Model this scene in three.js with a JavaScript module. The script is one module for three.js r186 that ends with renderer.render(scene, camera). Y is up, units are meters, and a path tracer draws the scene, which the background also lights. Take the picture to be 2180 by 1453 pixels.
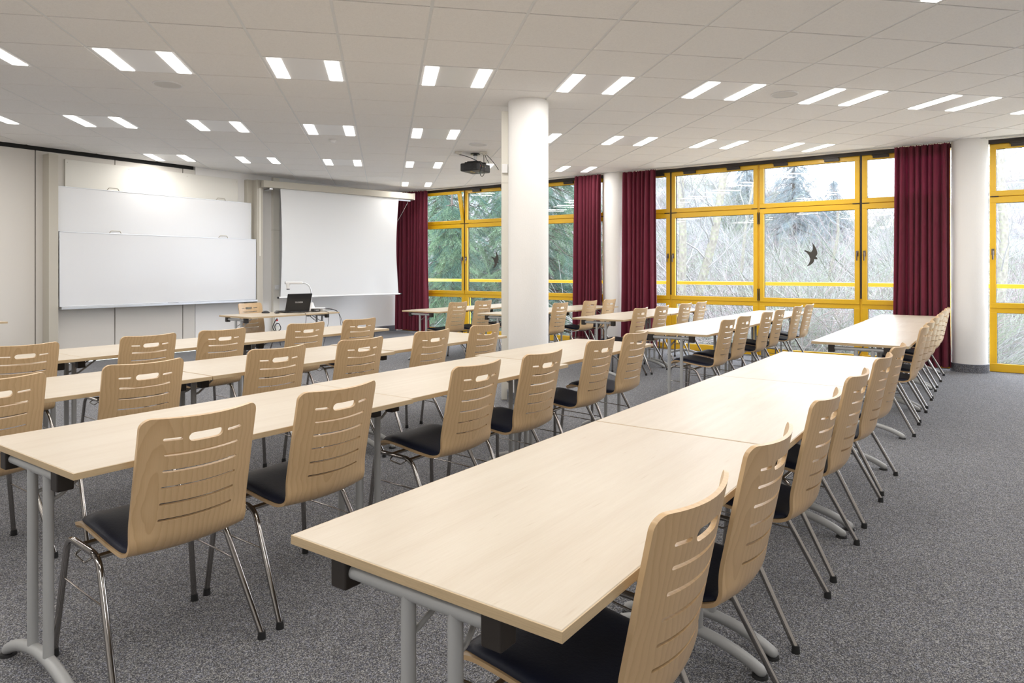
import * as THREE from 'three';
import { RoundedBoxGeometry } from 'three/addons/geometries/RoundedBoxGeometry.js';
import { mergeGeometries, toCreasedNormals } from 'three/addons/utils/BufferGeometryUtils.js';
import { RectAreaLightUniformsLib } from 'three/addons/lights/RectAreaLightUniformsLib.js';
import { FontLoader } from 'three/addons/loaders/FontLoader.js';
import { TextGeometry } from 'three/addons/geometries/TextGeometry.js';

// ---------------------------------------------------------------- camera, sky, exposure
// room axes: +x runs along the table rows towards the windows, -z runs towards the whiteboards
const scene = new THREE.Scene();
const TH = THREE.MathUtils.degToRad(35.4), SN = Math.sin(TH), CS = Math.cos(TH);
const camera = new THREE.PerspectiveCamera(2 * Math.atan(726.5 / 1453) * 180 / Math.PI, 2180 / 1453, 0.05, 400);
camera.position.set(0, 1.303, 0);
camera.lookAt(CS, 1.303, -SN);
camera.setViewOffset(2180, 1453, 0, 151.5, 2180, 1453);
scene.add(camera);
const renderer = new THREE.WebGLRenderer({ antialias: true });
renderer.toneMapping = THREE.LinearToneMapping;
renderer.toneMappingExposure = 2.35;
renderer.shadowMap.enabled = true;
const sky = new THREE.Color().setRGB(3.15, 3.45, 3.9);           // even winter overcast
scene.background = sky;
RectAreaLightUniformsLib.init();
const LAMP_RADIANCE = 12.5, LAMP_GLOW = 2.2;
const lampColor = new THREE.Color().setRGB(1.0, 0.965, 0.92);

// ---------------------------------------------------------------- helpers
function rng(seed) { let s = seed >>> 0; return () => { s = (s + 0x6D2B79F5) >>> 0; let t = Math.imul(s ^ (s >>> 15), 1 | s); t = (t + Math.imul(t ^ (t >>> 7), 61 | t)) ^ t; return ((t ^ (t >>> 14)) >>> 0) / 4294967296; }; }
const used = new Map();
function numbered(name) { const n = used.get(name) || 0; used.set(name, n + 1); return n ? `${name}_${String(n).padStart(3, '0')}` : name; }
function tag(o, label, category, group) { o.userData.label = label; if (category) o.userData.category = category; if (group) o.userData.group = group; return o; }
function thing(name, label, category, p = [0, 0, 0], turn = 0, group) {
  const o = new THREE.Group(); o.name = numbered(name); o.position.set(...p); o.rotation.y = turn; scene.add(o);
  return tag(o, label, category, group);
}
function structure(name, p = [0, 0, 0]) { const o = new THREE.Group(); o.name = numbered(name); o.position.set(...p); o.userData.kind = 'structure'; scene.add(o); return o; }
function mesh(name, g, m, parent) { const o = new THREE.Mesh(g, m); o.name = name; if (parent) parent.add(o); return o; }
const at = (g, x, y, z) => g.translate(x, y, z);
const box = (w, h, d, x = 0, y = 0, z = 0) => new THREE.BoxGeometry(w, h, d).translate(x, y, z);
const span = (x0, x1, y0, y1, z0, z1) => box(Math.abs(x1 - x0), Math.abs(y1 - y0), Math.abs(z1 - z0), (x0 + x1) / 2, (y0 + y1) / 2, (z0 + z1) / 2);
const rbox = (w, h, d, r, x = 0, y = 0, z = 0, s = 2) => new RoundedBoxGeometry(w, h, d, s, r).translate(x, y, z);
const rspan = (x0, x1, y0, y1, z0, z1, r) => rbox(Math.abs(x1 - x0), Math.abs(y1 - y0), Math.abs(z1 - z0), r, (x0 + x1) / 2, (y0 + y1) / 2, (z0 + z1) / 2, 1);
const V3 = (x, y, z) => new THREE.Vector3(x, y, z);
function cyl(a, b, r0, r1 = r0, n = 12) {
  const A = V3(...a), B = V3(...b), d = B.clone().sub(A), L = d.length();
  const g = new THREE.CylinderGeometry(r1, r0, L, n); g.translate(0, L / 2, 0);
  g.applyQuaternion(new THREE.Quaternion().setFromUnitVectors(V3(0, 1, 0), d.normalize())); return g.translate(A.x, A.y, A.z);
}
function tube(pts, r, seg = 24, n = 8, tension = 0.5) { return new THREE.TubeGeometry(new THREE.CatmullRomCurve3(pts.map(p => V3(...p)), false, 'catmullrom', tension), seg, r, n, false); }
// polyline with rounded corners, so that bent steel tube keeps straight runs
function bent(pts, r, radius, n = 10, closed = false) {
  const P = pts.map(p => V3(...p)), path = new THREE.CurvePath();
  let prev = P[0];
  for (let i = 1; i < P.length - 1; i++) {
    const a = P[i - 1].clone().sub(P[i]), b = P[i + 1].clone().sub(P[i]);
    const k = Math.min(radius, a.length() * 0.45, b.length() * 0.45);
    const s = P[i].clone().addScaledVector(a.normalize(), k), e = P[i].clone().addScaledVector(b.normalize(), k);
    path.add(new THREE.LineCurve3(prev, s)); path.add(new THREE.QuadraticBezierCurve3(s, P[i], e)); prev = e;
  }
  path.add(new THREE.LineCurve3(prev, P[P.length - 1]));
  const parts = [];
  for (const c of path.curves) { if (c.getLength() < 1e-5) continue; parts.push(new THREE.TubeGeometry(c, c.isLineCurve3 ? 1 : 6, r, n, false)); }
  return mergeGeometries(parts);
}
const merge = list => mergeGeometries(list.map(g => g.index ? g.toNonIndexed() : g));
// texture coordinates in metres, laid on by the way each face points
function metric(g0, grain = 'x') {
  const g = g0.index ? g0.toNonIndexed() : g0, p = g.attributes.position, n = g.attributes.normal, uv = new Float32Array(p.count * 2);
  for (let i = 0; i < p.count; i++) {
    const x = p.getX(i), y = p.getY(i), z = p.getZ(i), ax = Math.abs(n.getX(i)), ay = Math.abs(n.getY(i)), az = Math.abs(n.getZ(i));
    let a, b;
    if (ay >= ax && ay >= az) { a = x; b = z; } else if (az >= ax) { a = x; b = y; } else { a = z; b = y; }
    uv[2 * i] = grain === 'x' ? a : b; uv[2 * i + 1] = grain === 'x' ? b : a;
  }
  g.setAttribute('uv', new THREE.BufferAttribute(uv, 2)); return g;
}

// ---------------------------------------------------------------- procedural textures
function hash(x, y, s) { let h = Math.imul(x | 0, 374761393) ^ Math.imul(y | 0, 668265263) ^ Math.imul(s | 0, 1274126177); h = Math.imul(h ^ (h >>> 13), 1103515245); return ((h ^ (h >>> 16)) >>> 0) / 4294967296; }
function noise(x, y, s = 0) {
  const i = Math.floor(x), j = Math.floor(y), a = x - i, b = y - j, u = a * a * (3 - 2 * a), v = b * b * (3 - 2 * b);
  const p = hash(i, j, s), q = hash(i + 1, j, s), r = hash(i, j + 1, s), t = hash(i + 1, j + 1, s);
  return p + (q - p) * u + (r - p) * v + (p - q - r + t) * u * v;
}
const fbm = (x, y, s, o = 4) => { let v = 0, a = 0.5, t = 0; for (let k = 0; k < o; k++) { v += a * noise(x, y, s + k * 17); t += a; a *= 0.5; x *= 2.03; y *= 2.03; } return v / t; };
const enc = v => { v = Math.min(1, Math.max(0, v)); return Math.round(255 * (v <= 0.0031308 ? v * 12.92 : 1.055 * Math.pow(v, 1 / 2.4) - 0.055)); };
function texture(w, h, fn, { srgb = true, wrap = THREE.RepeatWrapping, sx = 1, sy = 1 } = {}) {
  const d = new Uint8Array(w * h * 4);
  for (let y = 0; y < h; y++) for (let x = 0; x < w; x++) {
    const c = fn(x, y), k = 4 * (y * w + x);
    if (srgb) { d[k] = enc(c[0]); d[k + 1] = enc(c[1]); d[k + 2] = enc(c[2]); } else { const v = Math.round(255 * Math.min(1, Math.max(0, c))); d[k] = d[k + 1] = d[k + 2] = v; }
    d[k + 3] = 255;
  }
  const t = new THREE.DataTexture(d, w, h, THREE.RGBAFormat);
  t.wrapS = t.wrapT = wrap; t.magFilter = THREE.LinearFilter; t.minFilter = THREE.LinearMipmapLinearFilter; t.generateMipmaps = true;
  if (srgb) t.colorSpace = THREE.SRGBColorSpace;
  t.repeat.set(1 / sx, 1 / sy); t.needsUpdate = true; return t;
}
const lerp3 = (a, b, t) => [a[0] + (b[0] - a[0]) * t, a[1] + (b[1] - a[1]) * t, a[2] + (b[2] - a[2]) * t];
const std = (rgb, roughness = 0.6, o = {}) => new THREE.MeshStandardMaterial({ color: new THREE.Color().setRGB(...rgb), roughness, ...o });
const phy = (rgb, roughness = 0.6, o = {}) => new THREE.MeshPhysicalMaterial({ color: new THREE.Color().setRGB(...rgb), roughness, ...o });

function veneer(seed, ax) {      // rotary-cut beech: tall arches in the middle, straight fibre at the sides; 0.45 m by 0.9 m
  return texture(320, 640, (px, py) => {
    const x = px / 320 * 0.45, y = py / 640 * 0.9;
    const wob = 0.06 * (fbm(y * 4.2, 0.5 + x * 3, seed) - 0.5) + 0.014 * (fbm(y * 16, x * 14, seed + 5) - 0.5);
    const xc = x - ax + wob, dep = 0.02 + 0.42 * Math.abs(y - 0.25 - 0.5 * hash(seed, 2, 3));
    const d = Math.sqrt(xc * xc * 2.6 + dep * dep * 0.5);
    let ring = (d * 34 + 1.1 * fbm(x * 9, y * 4, seed + 9)) % 1; ring = Math.pow(ring, 2.2) * (1 - THREE.MathUtils.smoothstep(ring, 0.93, 1));
    const fib = noise(x * 900, y * 16, seed + 3) - 0.5, tone = fbm(x * 7, y * 1.6, seed + 7) - 0.5;
    const c = lerp3([0.60, 0.415, 0.228], [0.455, 0.285, 0.138], Math.max(0, ring * 0.62 + tone * 0.45));
    const k = 1 + 0.07 * fib + 0.10 * tone; return [c[0] * k, c[1] * k, c[2] * k];
  }, { wrap: THREE.MirroredRepeatWrapping, sx: 0.45, sy: 0.9 });
}
function maple(seed) {           // pale maple board, fibre along x; 1.4 m by 0.7 m
  const flecks = []; const r = rng(seed * 77 + 5);
  for (let i = 0; i < 26; i++) flecks.push([r() * 1.4, r() * 0.7, 0.008 + 0.02 * r(), 0.0012 + 0.0012 * r(), 0.25 + 0.4 * r(), (r() - 0.5) * 0.3]);
  return texture(1024, 512, (px, py) => {
    const x = px / 1024 * 1.4, y = py / 512 * 0.7;
    const streak = fbm(x * 1.3 + 0.4 * noise(x * 3, y * 5, seed), y * 34, seed) - 0.5, fine = noise(x * 26, y * 520, seed + 2) - 0.5, cloud = fbm(x * 2.2, y * 4.2, seed + 4) - 0.5;
    let k = 0.11 * streak + 0.045 * fine + 0.12 * cloud;
    for (const f of flecks) { const dx = (x - f[0]), dy = (y - f[1] - f[5] * dx); if (Math.abs(dx) < f[2] * 2.5 && Math.abs(dy) < f[3] * 3) k -= 0.2 * f[4] * Math.exp(-(dx * dx) / (f[2] * f[2]) - dy * dy / (f[3] * f[3])); }
    return [0.535 * (1 + k), 0.466 * (1 + k * 1.35), 0.374 * (1 + k * 1.7)];
  }, { wrap: THREE.MirroredRepeatWrapping, sx: 1.4, sy: 0.7 });
}
const carpetMap = texture(1024, 1024, (x, y) => {
  const w = (a, b, s) => hash(((a % 1024) + 1024) % 1024, ((b % 1024) + 1024) % 1024, s);
  const n = 0.34 * w(x, y, 1) + 0.33 * w(x >> 1, y >> 1, 2) + 0.33 * w((x + 1) >> 1, (y + 1) >> 1, 3);
  const t = Math.min(1, Math.max(0, (n - 0.28) * 2.3)), b = w(x >> 2, y >> 2, 5);
  const c = lerp3([0.042, 0.043, 0.049], [0.43, 0.427, 0.425], t * t * (0.75 + 0.25 * t));
  const blue = b > 0.7 ? 0.08 : 0; return [c[0] * (1 - blue), c[1] * (1 - blue * 0.6), c[2] * (1 + blue)];
}, { sx: 1.6, sy: 1.6 });
const carpetBump = texture(512, 512, (x, y) => 0.5 * hash(x, y, 11) + 0.5 * hash(x >> 1, y >> 1, 12), { srgb: false, sx: 1.1, sy: 1.1 });
const tileMap = texture(512, 512, (x, y) => { const k = 1 - 0.05 * (hash(x, y, 4) - 0.5) - (hash(x >> 1, y >> 1, 8) > 0.94 ? 0.09 : 0) - 0.03 * (noise(x / 9, y / 9, 3) - 0.5); return [0.90 * k, 0.886 * k, 0.868 * k]; }, { sx: 0.7, sy: 0.7 });
const tileBump = texture(256, 256, (x, y) => 0.6 * hash(x, y, 21) + 0.4 * noise(x / 5, y / 5, 22), { srgb: false, sx: 0.35, sy: 0.35 });
const plasterBump = texture(512, 512, (x, y) => 0.5 * noise(x / 3, y / 3, 31) + 0.5 * hash(x, y, 33), { srgb: false, sx: 0.8, sy: 0.8 });
const cloth = texture(256, 256, (x, y) => 0.5 + 0.25 * Math.sin(x * Math.PI / 2) + 0.25 * Math.sin(y * Math.PI / 2), { srgb: false, sx: 0.2, sy: 0.2 });
const barkMap = texture(128, 256, (x, y) => { const n = fbm(x / 9, y / 40, 51), m = fbm(x / 25, y / 25, 57); const c = lerp3([0.10, 0.09, 0.075], [0.30, 0.285, 0.24], n); return m > 0.58 ? lerp3(c, [0.22, 0.25, 0.14], 0.6) : c; });

const M = {
  table: [1, 2, 3].map(s => new THREE.MeshPhysicalMaterial({ map: maple(s), roughness: 0.36, specularIntensity: 0.9 })),
  shell: [[11, 0.2], [23, 0.09], [37, 0.3], [41, 0.22]].map(([s, a]) => new THREE.MeshPhysicalMaterial({ map: veneer(s, a), roughness: 0.34, clearcoat: 0.25, clearcoatRoughness: 0.3 })),
  band: std([1, 1, 1], 0.45, { map: texture(256, 64, (x, y) => { const k = 1 + 0.14 * (noise(x / 40, y / 2.2, 3) - 0.5) + 0.08 * (hash(x >> 2, y, 5) - 0.5); return [0.50 * k, 0.375 * k, 0.225 * k]; }, { sx: 0.5, sy: 0.03 }) }),
  pad: phy([0.006, 0.009, 0.025], 0.46, { specularIntensity: 0.7, bumpMap: plasterBump, bumpScale: 0.0004 }),
  chrome: std([0.34, 0.32, 0.305], 0.09, { metalness: 1 }),
  rubber: std([0.012, 0.012, 0.013], 0.6),
  grey: std([0.40, 0.405, 0.405], 0.42, { metalness: 0.15 }),
  brown: std([0.020, 0.015, 0.012], 0.45),
  carpet: std([1, 1, 1], 0.97, { map: carpetMap, bumpMap: carpetBump, bumpScale: 0.004 }),
  skirt: std([0.9, 0.92, 0.98], 0.97, { map: carpetMap, bumpMap: carpetBump, bumpScale: 0.004 }),
  tile: std([1, 1, 1], 0.95, { map: tileMap, bumpMap: tileBump, bumpScale: 0.0012 }),
  runner: std([0.81, 0.82, 0.825], 0.5),
  plaster: std([0.80, 0.79, 0.775], 0.85, { bumpMap: plasterBump, bumpScale: 0.0006 }),
  columnPaint: std([0.84, 0.83, 0.815], 0.7, { bumpMap: plasterBump, bumpScale: 0.0008 }),
  partition: std([0.66, 0.63, 0.585], 0.6),
  cream: std([0.48, 0.45, 0.385], 0.45),
  creamPale: std([0.74, 0.715, 0.645], 0.5),
  dark: std([0.02, 0.02, 0.021], 0.7),
  enamel: phy([0.69, 0.70, 0.715], 0.28, { clearcoat: 0.4, clearcoatRoughness: 0.15 }),
  alu: std([0.62, 0.64, 0.67], 0.32, { metalness: 0.9 }),
  screen: std([0.72, 0.73, 0.735], 0.9),
  yellow: phy([0.80, 0.475, 0.010], 0.33, { clearcoat: 0.3, clearcoatRoughness: 0.2 }),
  bronze: std([0.030, 0.022, 0.018], 0.4),
  handle: std([0.20, 0.16, 0.13], 0.3, { metalness: 0.9 }),
  glass: phy([1, 1, 1], 0.0, { transmission: 1, thickness: 0, ior: 1.5 }),
  curtain: phy([0.138, 0.0085, 0.027], 0.85, { transmission: 0.14, thickness: 0, side: THREE.DoubleSide, sheen: 0.25, sheenColor: new THREE.Color(0.5, 0.1, 0.16), bumpMap: cloth, bumpScale: 0.0006 }),
  white: std([0.80, 0.80, 0.80], 0.4),
  black: phy([0.012, 0.012, 0.014], 0.3),
  glow: new THREE.MeshStandardMaterial({ color: 0xffffff, emissive: lampColor, emissiveIntensity: LAMP_GLOW, roughness: 0.5 }),
};

// ---------------------------------------------------------------- the room
const XW = 10.78, ZF = -10.6, XL = -3.4, ZB = 2.6, YC = 2.977, XC = 10.42;     // window line, front wall, left wall, back wall, ceiling, edge of the tiled ceiling
const COLS = [[5.642, -3.809], [10.66, -5.39], [10.62, -0.29]];
{
  const f = structure('floor'); mesh('carpet', metric(span(XL, XW + 0.06, -0.12, 0, ZF, ZB)), M.carpet, f);
  const wb = structure('wall_back'); mesh('plaster', metric(span(XL - 0.2, XW + 0.06, -0.12, 3.2, ZB, ZB + 0.2)), M.plaster, wb);
  const wl = structure('wall_left'); mesh('plaster', metric(span(XL - 0.2, XL, -0.12, 3.2, ZF, ZB)), M.plaster, wl);
  const wf = structure('wall_front');
  mesh('plaster', metric(span(6.05, XW + 0.06, 0, 3.2, ZF - 0.2, ZF)), M.plaster, wf);
  mesh('partition_backing', span(XL - 0.2, 6.05, 0, 3.2, ZF - 0.2, ZF - 0.06), M.dark, wf);
  const edges = [XL, -2.33, -1.31, -0.29, 0.73, 1.75, 2.77, 3.79, 4.81, 5.84, 6.05];
  for (let i = 0; i + 1 < edges.length; i++) mesh('partition_panel', rspan(edges[i] + 0.006, edges[i + 1] - 0.006, 0.012, 2.925, ZF - 0.06, ZF, 0.004), M.partition, wf);
  const bb = structure('baseboard_front'); mesh('skirting', metric(span(6.06, XW - 0.2, 0.001, 0.115, ZF, ZF + 0.012)), M.skirt, bb);
  mesh('skirting_cap', span(6.06, XW - 0.2, 0.115, 0.125, ZF, ZF + 0.014), M.alu, bb);
  const lintel = structure('wall_window'); mesh('lintel', span(XW - 0.04, XW + 0.3, 2.945, 3.2, ZF - 0.2, ZB + 0.2), M.plaster, lintel);
  mesh('plinth', span(XW + 0.06, XW + 0.3, -1.7, -0.01, ZF - 0.2, ZB + 0.2), M.plaster, lintel);
}
const wallTrim = (() => { const t = structure('trim_1'); mesh('shadow_gap_strip', span(XW - 0.065, XW - 0.035, 2.925, 2.977, ZF, ZB), M.bronze, t); return t; })();

COLS.forEach(([x, z], i) => {
  const c = structure('column', [x, 0, z]);
  mesh('shaft', new THREE.CylinderGeometry(0.2, 0.2, 2.977 - 0.1, 64).translate(0, 0.1 + (2.977 - 0.1) / 2, 0), M.columnPaint, c);
  const s = new THREE.CylinderGeometry(0.212, 0.212, 0.1, 64, 1).translate(0, 0.051, 0);
  const uv = s.attributes.uv; for (let k = 0; k < uv.count; k++) uv.setXY(k, uv.getX(k) * 1.33, uv.getY(k) * 0.1);
  mesh('skirting', s, M.skirt, c);
  mesh('skirting_cap', new THREE.CylinderGeometry(0.214, 0.214, 0.008, 64).translate(0, 0.105, 0), std([0.16, 0.17, 0.21], 0.5), c);
  c.userData.label = ['round white column with a cable duct on its side, standing among the tables', 'round white column between two red curtains', 'round white column beside the widest red curtain'][i];
});
{ // cable duct up the far side of the free column
  const [x, z] = COLS[0], ax = -0.5793 * 0.235 + 0.8151 * 0.10, az = -0.8151 * 0.235 - 0.5793 * 0.10;
  const d = thing('cable_duct', 'tall beige metal cable duct fixed to the free-standing column', 'cable duct', [x + ax, 0, z + az], TH);
  mesh('body', rspan(-0.05, 0.05, 0.002, 2.9, -0.035, 0.035, 0.004), M.creamPale, d);
  mesh('joint', box(0.103, 0.004, 0.073, 0, 2.18, 0), M.cream, d);
  for (let k = 0; k < 4; k++) mesh('screw_hole', cyl([0.012, 2.32 - k * 0.055, 0.0345], [0.012, 2.32 - k * 0.055, 0.036], 0.005), M.brown, d);
  mesh('bracket', merge([box(0.03, 0.05, 0.02, 0.0, 2.83, 0.045), box(0.02, 0.006, 0.03, 0, 2.85, 0.05)]), M.alu, d);
  const s = thing('wall_sensor', 'small white plastic sensor box on the cable duct', 'sensor', [x + ax, 2.32, z + az], TH);
  mesh('housing', rspan(-0.082, -0.0505, -0.045, 0.045, -0.03, 0.03, 0.006), M.white, s);
}

// ---------------------------------------------------------------- tiled ceiling, turned 46 degrees to the rows
const PHI = THREE.MathUtils.degToRad(-10.53), MOD = 0.625;
const toRoom = (X, Z) => [X * SN + Z * CS, X * CS - Z * SN];
const EI = toRoom(Math.cos(PHI), -Math.sin(PHI)), DJ = toRoom(Math.sin(PHI), Math.cos(PHI)), O0 = toRoom(-0.6238, 4.9555);
const gridPoint = (i, j) => [O0[0] + MOD * (i * EI[0] + j * DJ[0]), O0[1] + MOD * (i * EI[1] + j * DJ[1])];
const GRID_TURN = Math.atan2(-EI[1], EI[0]);
const RECT = [XL, XC, ZF + 0.03, ZB];
function clip(poly, [x0, x1, z0, z1]) {
  const sides = [[1, 0, -x0], [-1, 0, x1], [0, 1, -z0], [0, -1, z1]];
  for (const [a, b, c] of sides) {
    const out = [];
    for (let k = 0; k < poly.length; k++) {
      const p = poly[k], q = poly[(k + 1) % poly.length], dp = a * p[0] + b * p[1] + c, dq = a * q[0] + b * q[1] + c;
      if (dp >= 0) out.push(p);
      if ((dp >= 0) !== (dq >= 0)) { const t = dp / (dp - dq); out.push([p[0] + (q[0] - p[0]) * t, p[1] + (q[1] - p[1]) * t]); }
    }
    poly = out; if (poly.length < 3) return [];
  }
  return poly;
}
const area = p => Math.abs(p.reduce((s, a, k) => { const b = p[(k + 1) % p.length]; return s + a[0] * b[1] - b[0] * a[1]; }, 0)) / 2;
const ceiling = structure('ceiling');
mesh('slab', span(XL - 0.2, XW + 0.3, 3.03, 3.25, ZF - 0.2, ZB + 0.2), M.plaster, ceiling);
mesh('plaster_border', metric(span(XC, XW - 0.03, YC, 3.03, ZF, ZB)), M.plaster, ceiling);
mesh('wall_angle', span(6.05, XC, YC - 0.002, YC + 0.03, ZF, ZF + 0.03), M.runner, ceiling);
const GAP_I = 0.010, GAP_J = 0.006;                      // half widths of the joints
const lampTiles = [], tileJobs = [];
const camX = camera.position.x, camZ = camera.position.z;
for (let i = -22; i <= 24; i++) for (let j = -20; j <= 30; j++) {
  const quad = (a, b) => [[i + a, j + b], [i + 1 - a, j + b], [i + 1 - a, j + 1 - b], [i + a, j + 1 - b]].map(([p, q]) => gridPoint(p, q));
  const full = quad(GAP_I / MOD, GAP_J / MOD), cut = clip(full, RECT);
  if (cut.length < 3 || area(cut) < 0.004) continue;
  const whole = Math.abs(area(cut) - area(full)) < 1e-6;
  const c = gridPoint(i + 0.5, j + 0.5), X = c[0] * SN + c[1] * CS, Z = c[0] * CS - c[1] * SN;   // side and depth seen from the camera
  const lamp = ((i % 2) + 2) % 2 === 0 && ((j - 1) % 4 + 4) % 4 === 0;
  if (lamp && area(cut) > 0.97 * area(full) && !(i === -2 && j === 13)) { lampTiles.push([i, j, c, Z]); continue; }
  const px = 1090 + 1453 * X / Math.max(Z, 0.01), py = 575 - 1453 * (YC - 1.303) / Math.max(Z, 0.01);
  const seen = Z > 0.5 && px > -150 && px < 2330 && py > -60;
  tileJobs.push({ cut, whole, c, rank: seen ? Z : 1000 + Math.hypot(X, Z) });
}
tileJobs.sort((a, b) => a.rank - b.rank);
{
  const w = MOD - 2 * GAP_I, d = MOD - 2 * GAP_J, s = new THREE.Shape([[-w / 2, -d / 2], [w / 2, -d / 2], [w / 2, d / 2], [-w / 2, d / 2]].map(p => new THREE.Vector2(...p)));
  const slab = sh => new THREE.ExtrudeGeometry(sh, { depth: 0.012, bevelEnabled: true, bevelSize: -0.0, bevelThickness: 0.0, bevelSegments: 1 }).rotateX(Math.PI / 2).translate(0, 0.012, 0);
  const plain = new THREE.ExtrudeGeometry(s, { depth: 0.011, bevelEnabled: true, bevelSize: 0.0025, bevelOffset: -0.0025, bevelThickness: 0.0025, bevelSegments: 1 }).rotateX(Math.PI / 2).translate(0, 0.0135, 0);
  const rest = [], rand = rng(5);
  tileJobs.forEach((t, k) => {
    const lift = (rand() - 0.5) * 0.002;
    let g, o;
    if (t.whole) { g = plain; }
    else { g = slab(new THREE.Shape(t.cut.map(p => new THREE.Vector2(p[0], p[1])))); }
    if (k < 300) {
      o = mesh('ceiling_tile', g, M.tile, ceiling);
      if (t.whole) { o.position.set(t.c[0], YC + lift, t.c[1]); o.rotation.y = GRID_TURN; } else o.position.y = YC + lift;
    } else { const h = g.clone(); if (t.whole) h.rotateY(GRID_TURN).translate(t.c[0], YC + lift, t.c[1]); else h.translate(0, YC + lift, 0); rest.push(h.index ? h.toNonIndexed() : h); }
  });
  if (rest.length) { const o = mesh('ceiling_tile', mergeGeometries(rest), M.tile, ceiling); o.userData.kind = 'stuff'; }
  for (let i = -22; i <= 25; i++) {                        // main runners of the suspension grid
    const half = 0.012 / MOD, q = clip([[i - half, -22], [i + half, -22], [i + half, 32], [i - half, 32]].map(([p, r]) => gridPoint(p, r)), RECT);
    if (q.length < 3 || area(q) < 0.002) continue;
    const g = new THREE.ExtrudeGeometry(new THREE.Shape(q.map(p => new THREE.Vector2(p[0], p[1]))), { depth: 0.02, bevelEnabled: false }).rotateX(Math.PI / 2).translate(0, 0.02, 0);
    mesh('grid_runner', g, M.runner, ceiling).position.y = YC + 0.005;
  }
}
{ // curtain track let into the ceiling along the windows
  const t = thing('curtain_rail', 'white double curtain track along the ceiling above the windows', 'curtain rail');
  mesh('track', merge([span(10.455, 10.475, YC - 0.008, YC - 0.0005, ZF + 0.05, ZB - 0.05), span(10.52, 10.54, YC - 0.008, YC - 0.0005, ZF + 0.05, ZB - 0.05)]), M.white, t);
  mesh('track_slot', merge([span(10.461, 10.469, YC - 0.0086, YC - 0.007, ZF + 0.05, ZB - 0.05), span(10.526, 10.534, YC - 0.0086, YC - 0.007, ZF + 0.05, ZB - 0.05)]), M.dark, t);
}
{ // square panel lights, two glowing strips each
  const strip = [0.112, 0.565], plate = rbox(MOD - 0.016, 0.012, MOD - 0.012, 0.003, 0, 0.006, 0, 1);
  const panelGeo = plate, diffuser = rbox(strip[0], 0.008, strip[1], 0.003, 0, -0.0015, 0, 1);
  const panelMat = std([0.88, 0.88, 0.88], 0.4);
  for (const [i, j, c] of lampTiles) {
    const l = thing('ceiling_light', 'square white ceiling panel light with two glowing strips', 'ceiling light', [c[0], YC, c[1]], GRID_TURN, 'panel lights let into the tiled ceiling');
    mesh('panel', panelGeo, panelMat, l);
    for (const s of [-1, 1]) {
      mesh('diffuser', diffuser, M.glow, l).position.x = s * 0.222;
      const a = new THREE.RectAreaLight(lampColor, LAMP_RADIANCE, strip[0], strip[1]);
      a.name = 'strip_light'; a.position.set(s * 0.222, -0.0075, 0); a.rotation.x = -Math.PI / 2; l.add(a);
    }
  }
}
{ // loudspeakers and a smoke detector in the ceiling
  const spots = [[3.212, 6.084, 'round white ceiling loudspeaker over the table rows near the whiteboards'], [6.787, 1.647, 'round white ceiling loudspeaker between two panel lights over the window-side rows'], [7.137, 5.624, 'round white ceiling loudspeaker beside the ceiling projector']];
  for (const [u, v, label] of spots) {
    const s = thing('ceiling_speaker', label, 'loudspeaker', [u, YC, -v], 0, 'ceiling loudspeakers');
    mesh('rim', new THREE.TorusGeometry(0.118, 0.008, 8, 48).rotateX(Math.PI / 2).translate(0, -0.003, 0), M.white, s);
    mesh('grille', new THREE.CylinderGeometry(0.114, 0.114, 0.006, 40).translate(0, -0.003, 0), std([0.70, 0.69, 0.67], 0.7), s);
  }
  const d = thing('smoke_detector', 'small white smoke detector on the ceiling', 'smoke detector', [5.82, YC, -6.968]);
  mesh('base', new THREE.CylinderGeometry(0.05, 0.05, 0.012, 32).translate(0, -0.007, 0), M.white, d);
  mesh('head', new THREE.CylinderGeometry(0.04, 0.025, 0.022, 32).translate(0, -0.024, 0), M.white, d);
}

// ---------------------------------------------------------------- windows
const GLASSX = XW;                                           // glazing line; negative offsets lie inside the room
function frameRect(x0, x1, y0, y1, z0, z1, w, wb = w, wt = w) {      // four mitred bars round an opening, in the plane x
  return merge([rspan(x0, x1, y0, y0 + wb, z0, z1, 0.006), rspan(x0, x1, y1 - wt, y1, z0, z1, 0.006), rspan(x0, x1, y0 + wb - 0.004, y1 - wt + 0.004, z0, z0 + w, 0.006), rspan(x0, x1, y0 + wb - 0.004, y1 - wt + 0.004, z1 - w, z1, 0.006)]);
}
const gasket = (y0, y1, z0, z1, t = 0.006) => merge([span(XW - 0.012, XW + 0.012, y0, y0 + t, z0, z1), span(XW - 0.012, XW + 0.012, y1 - t, y1, z0, z1), span(XW - 0.012, XW + 0.012, y0, y1, z0, z0 + t), span(XW - 0.012, XW + 0.012, y0, y1, z1 - t, z1)]);
function leverHandle(y, z, parent, name = 'handle') {
  const h = mesh(name, merge([rspan(XW - 0.058, XW - 0.040, y - 0.03, y + 0.05, z - 0.016, z + 0.016, 0.004), cyl([XW - 0.06, y + 0.015, z], [XW - 0.085, y + 0.015, z], 0.008), bent([[XW - 0.083, y + 0.022, z], [XW - 0.088, y - 0.01, z], [XW - 0.084, y - 0.09, z]], 0.0095, 0.02)]), M.handle, parent);
  return h;
}
let windowCount = 0;
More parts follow.
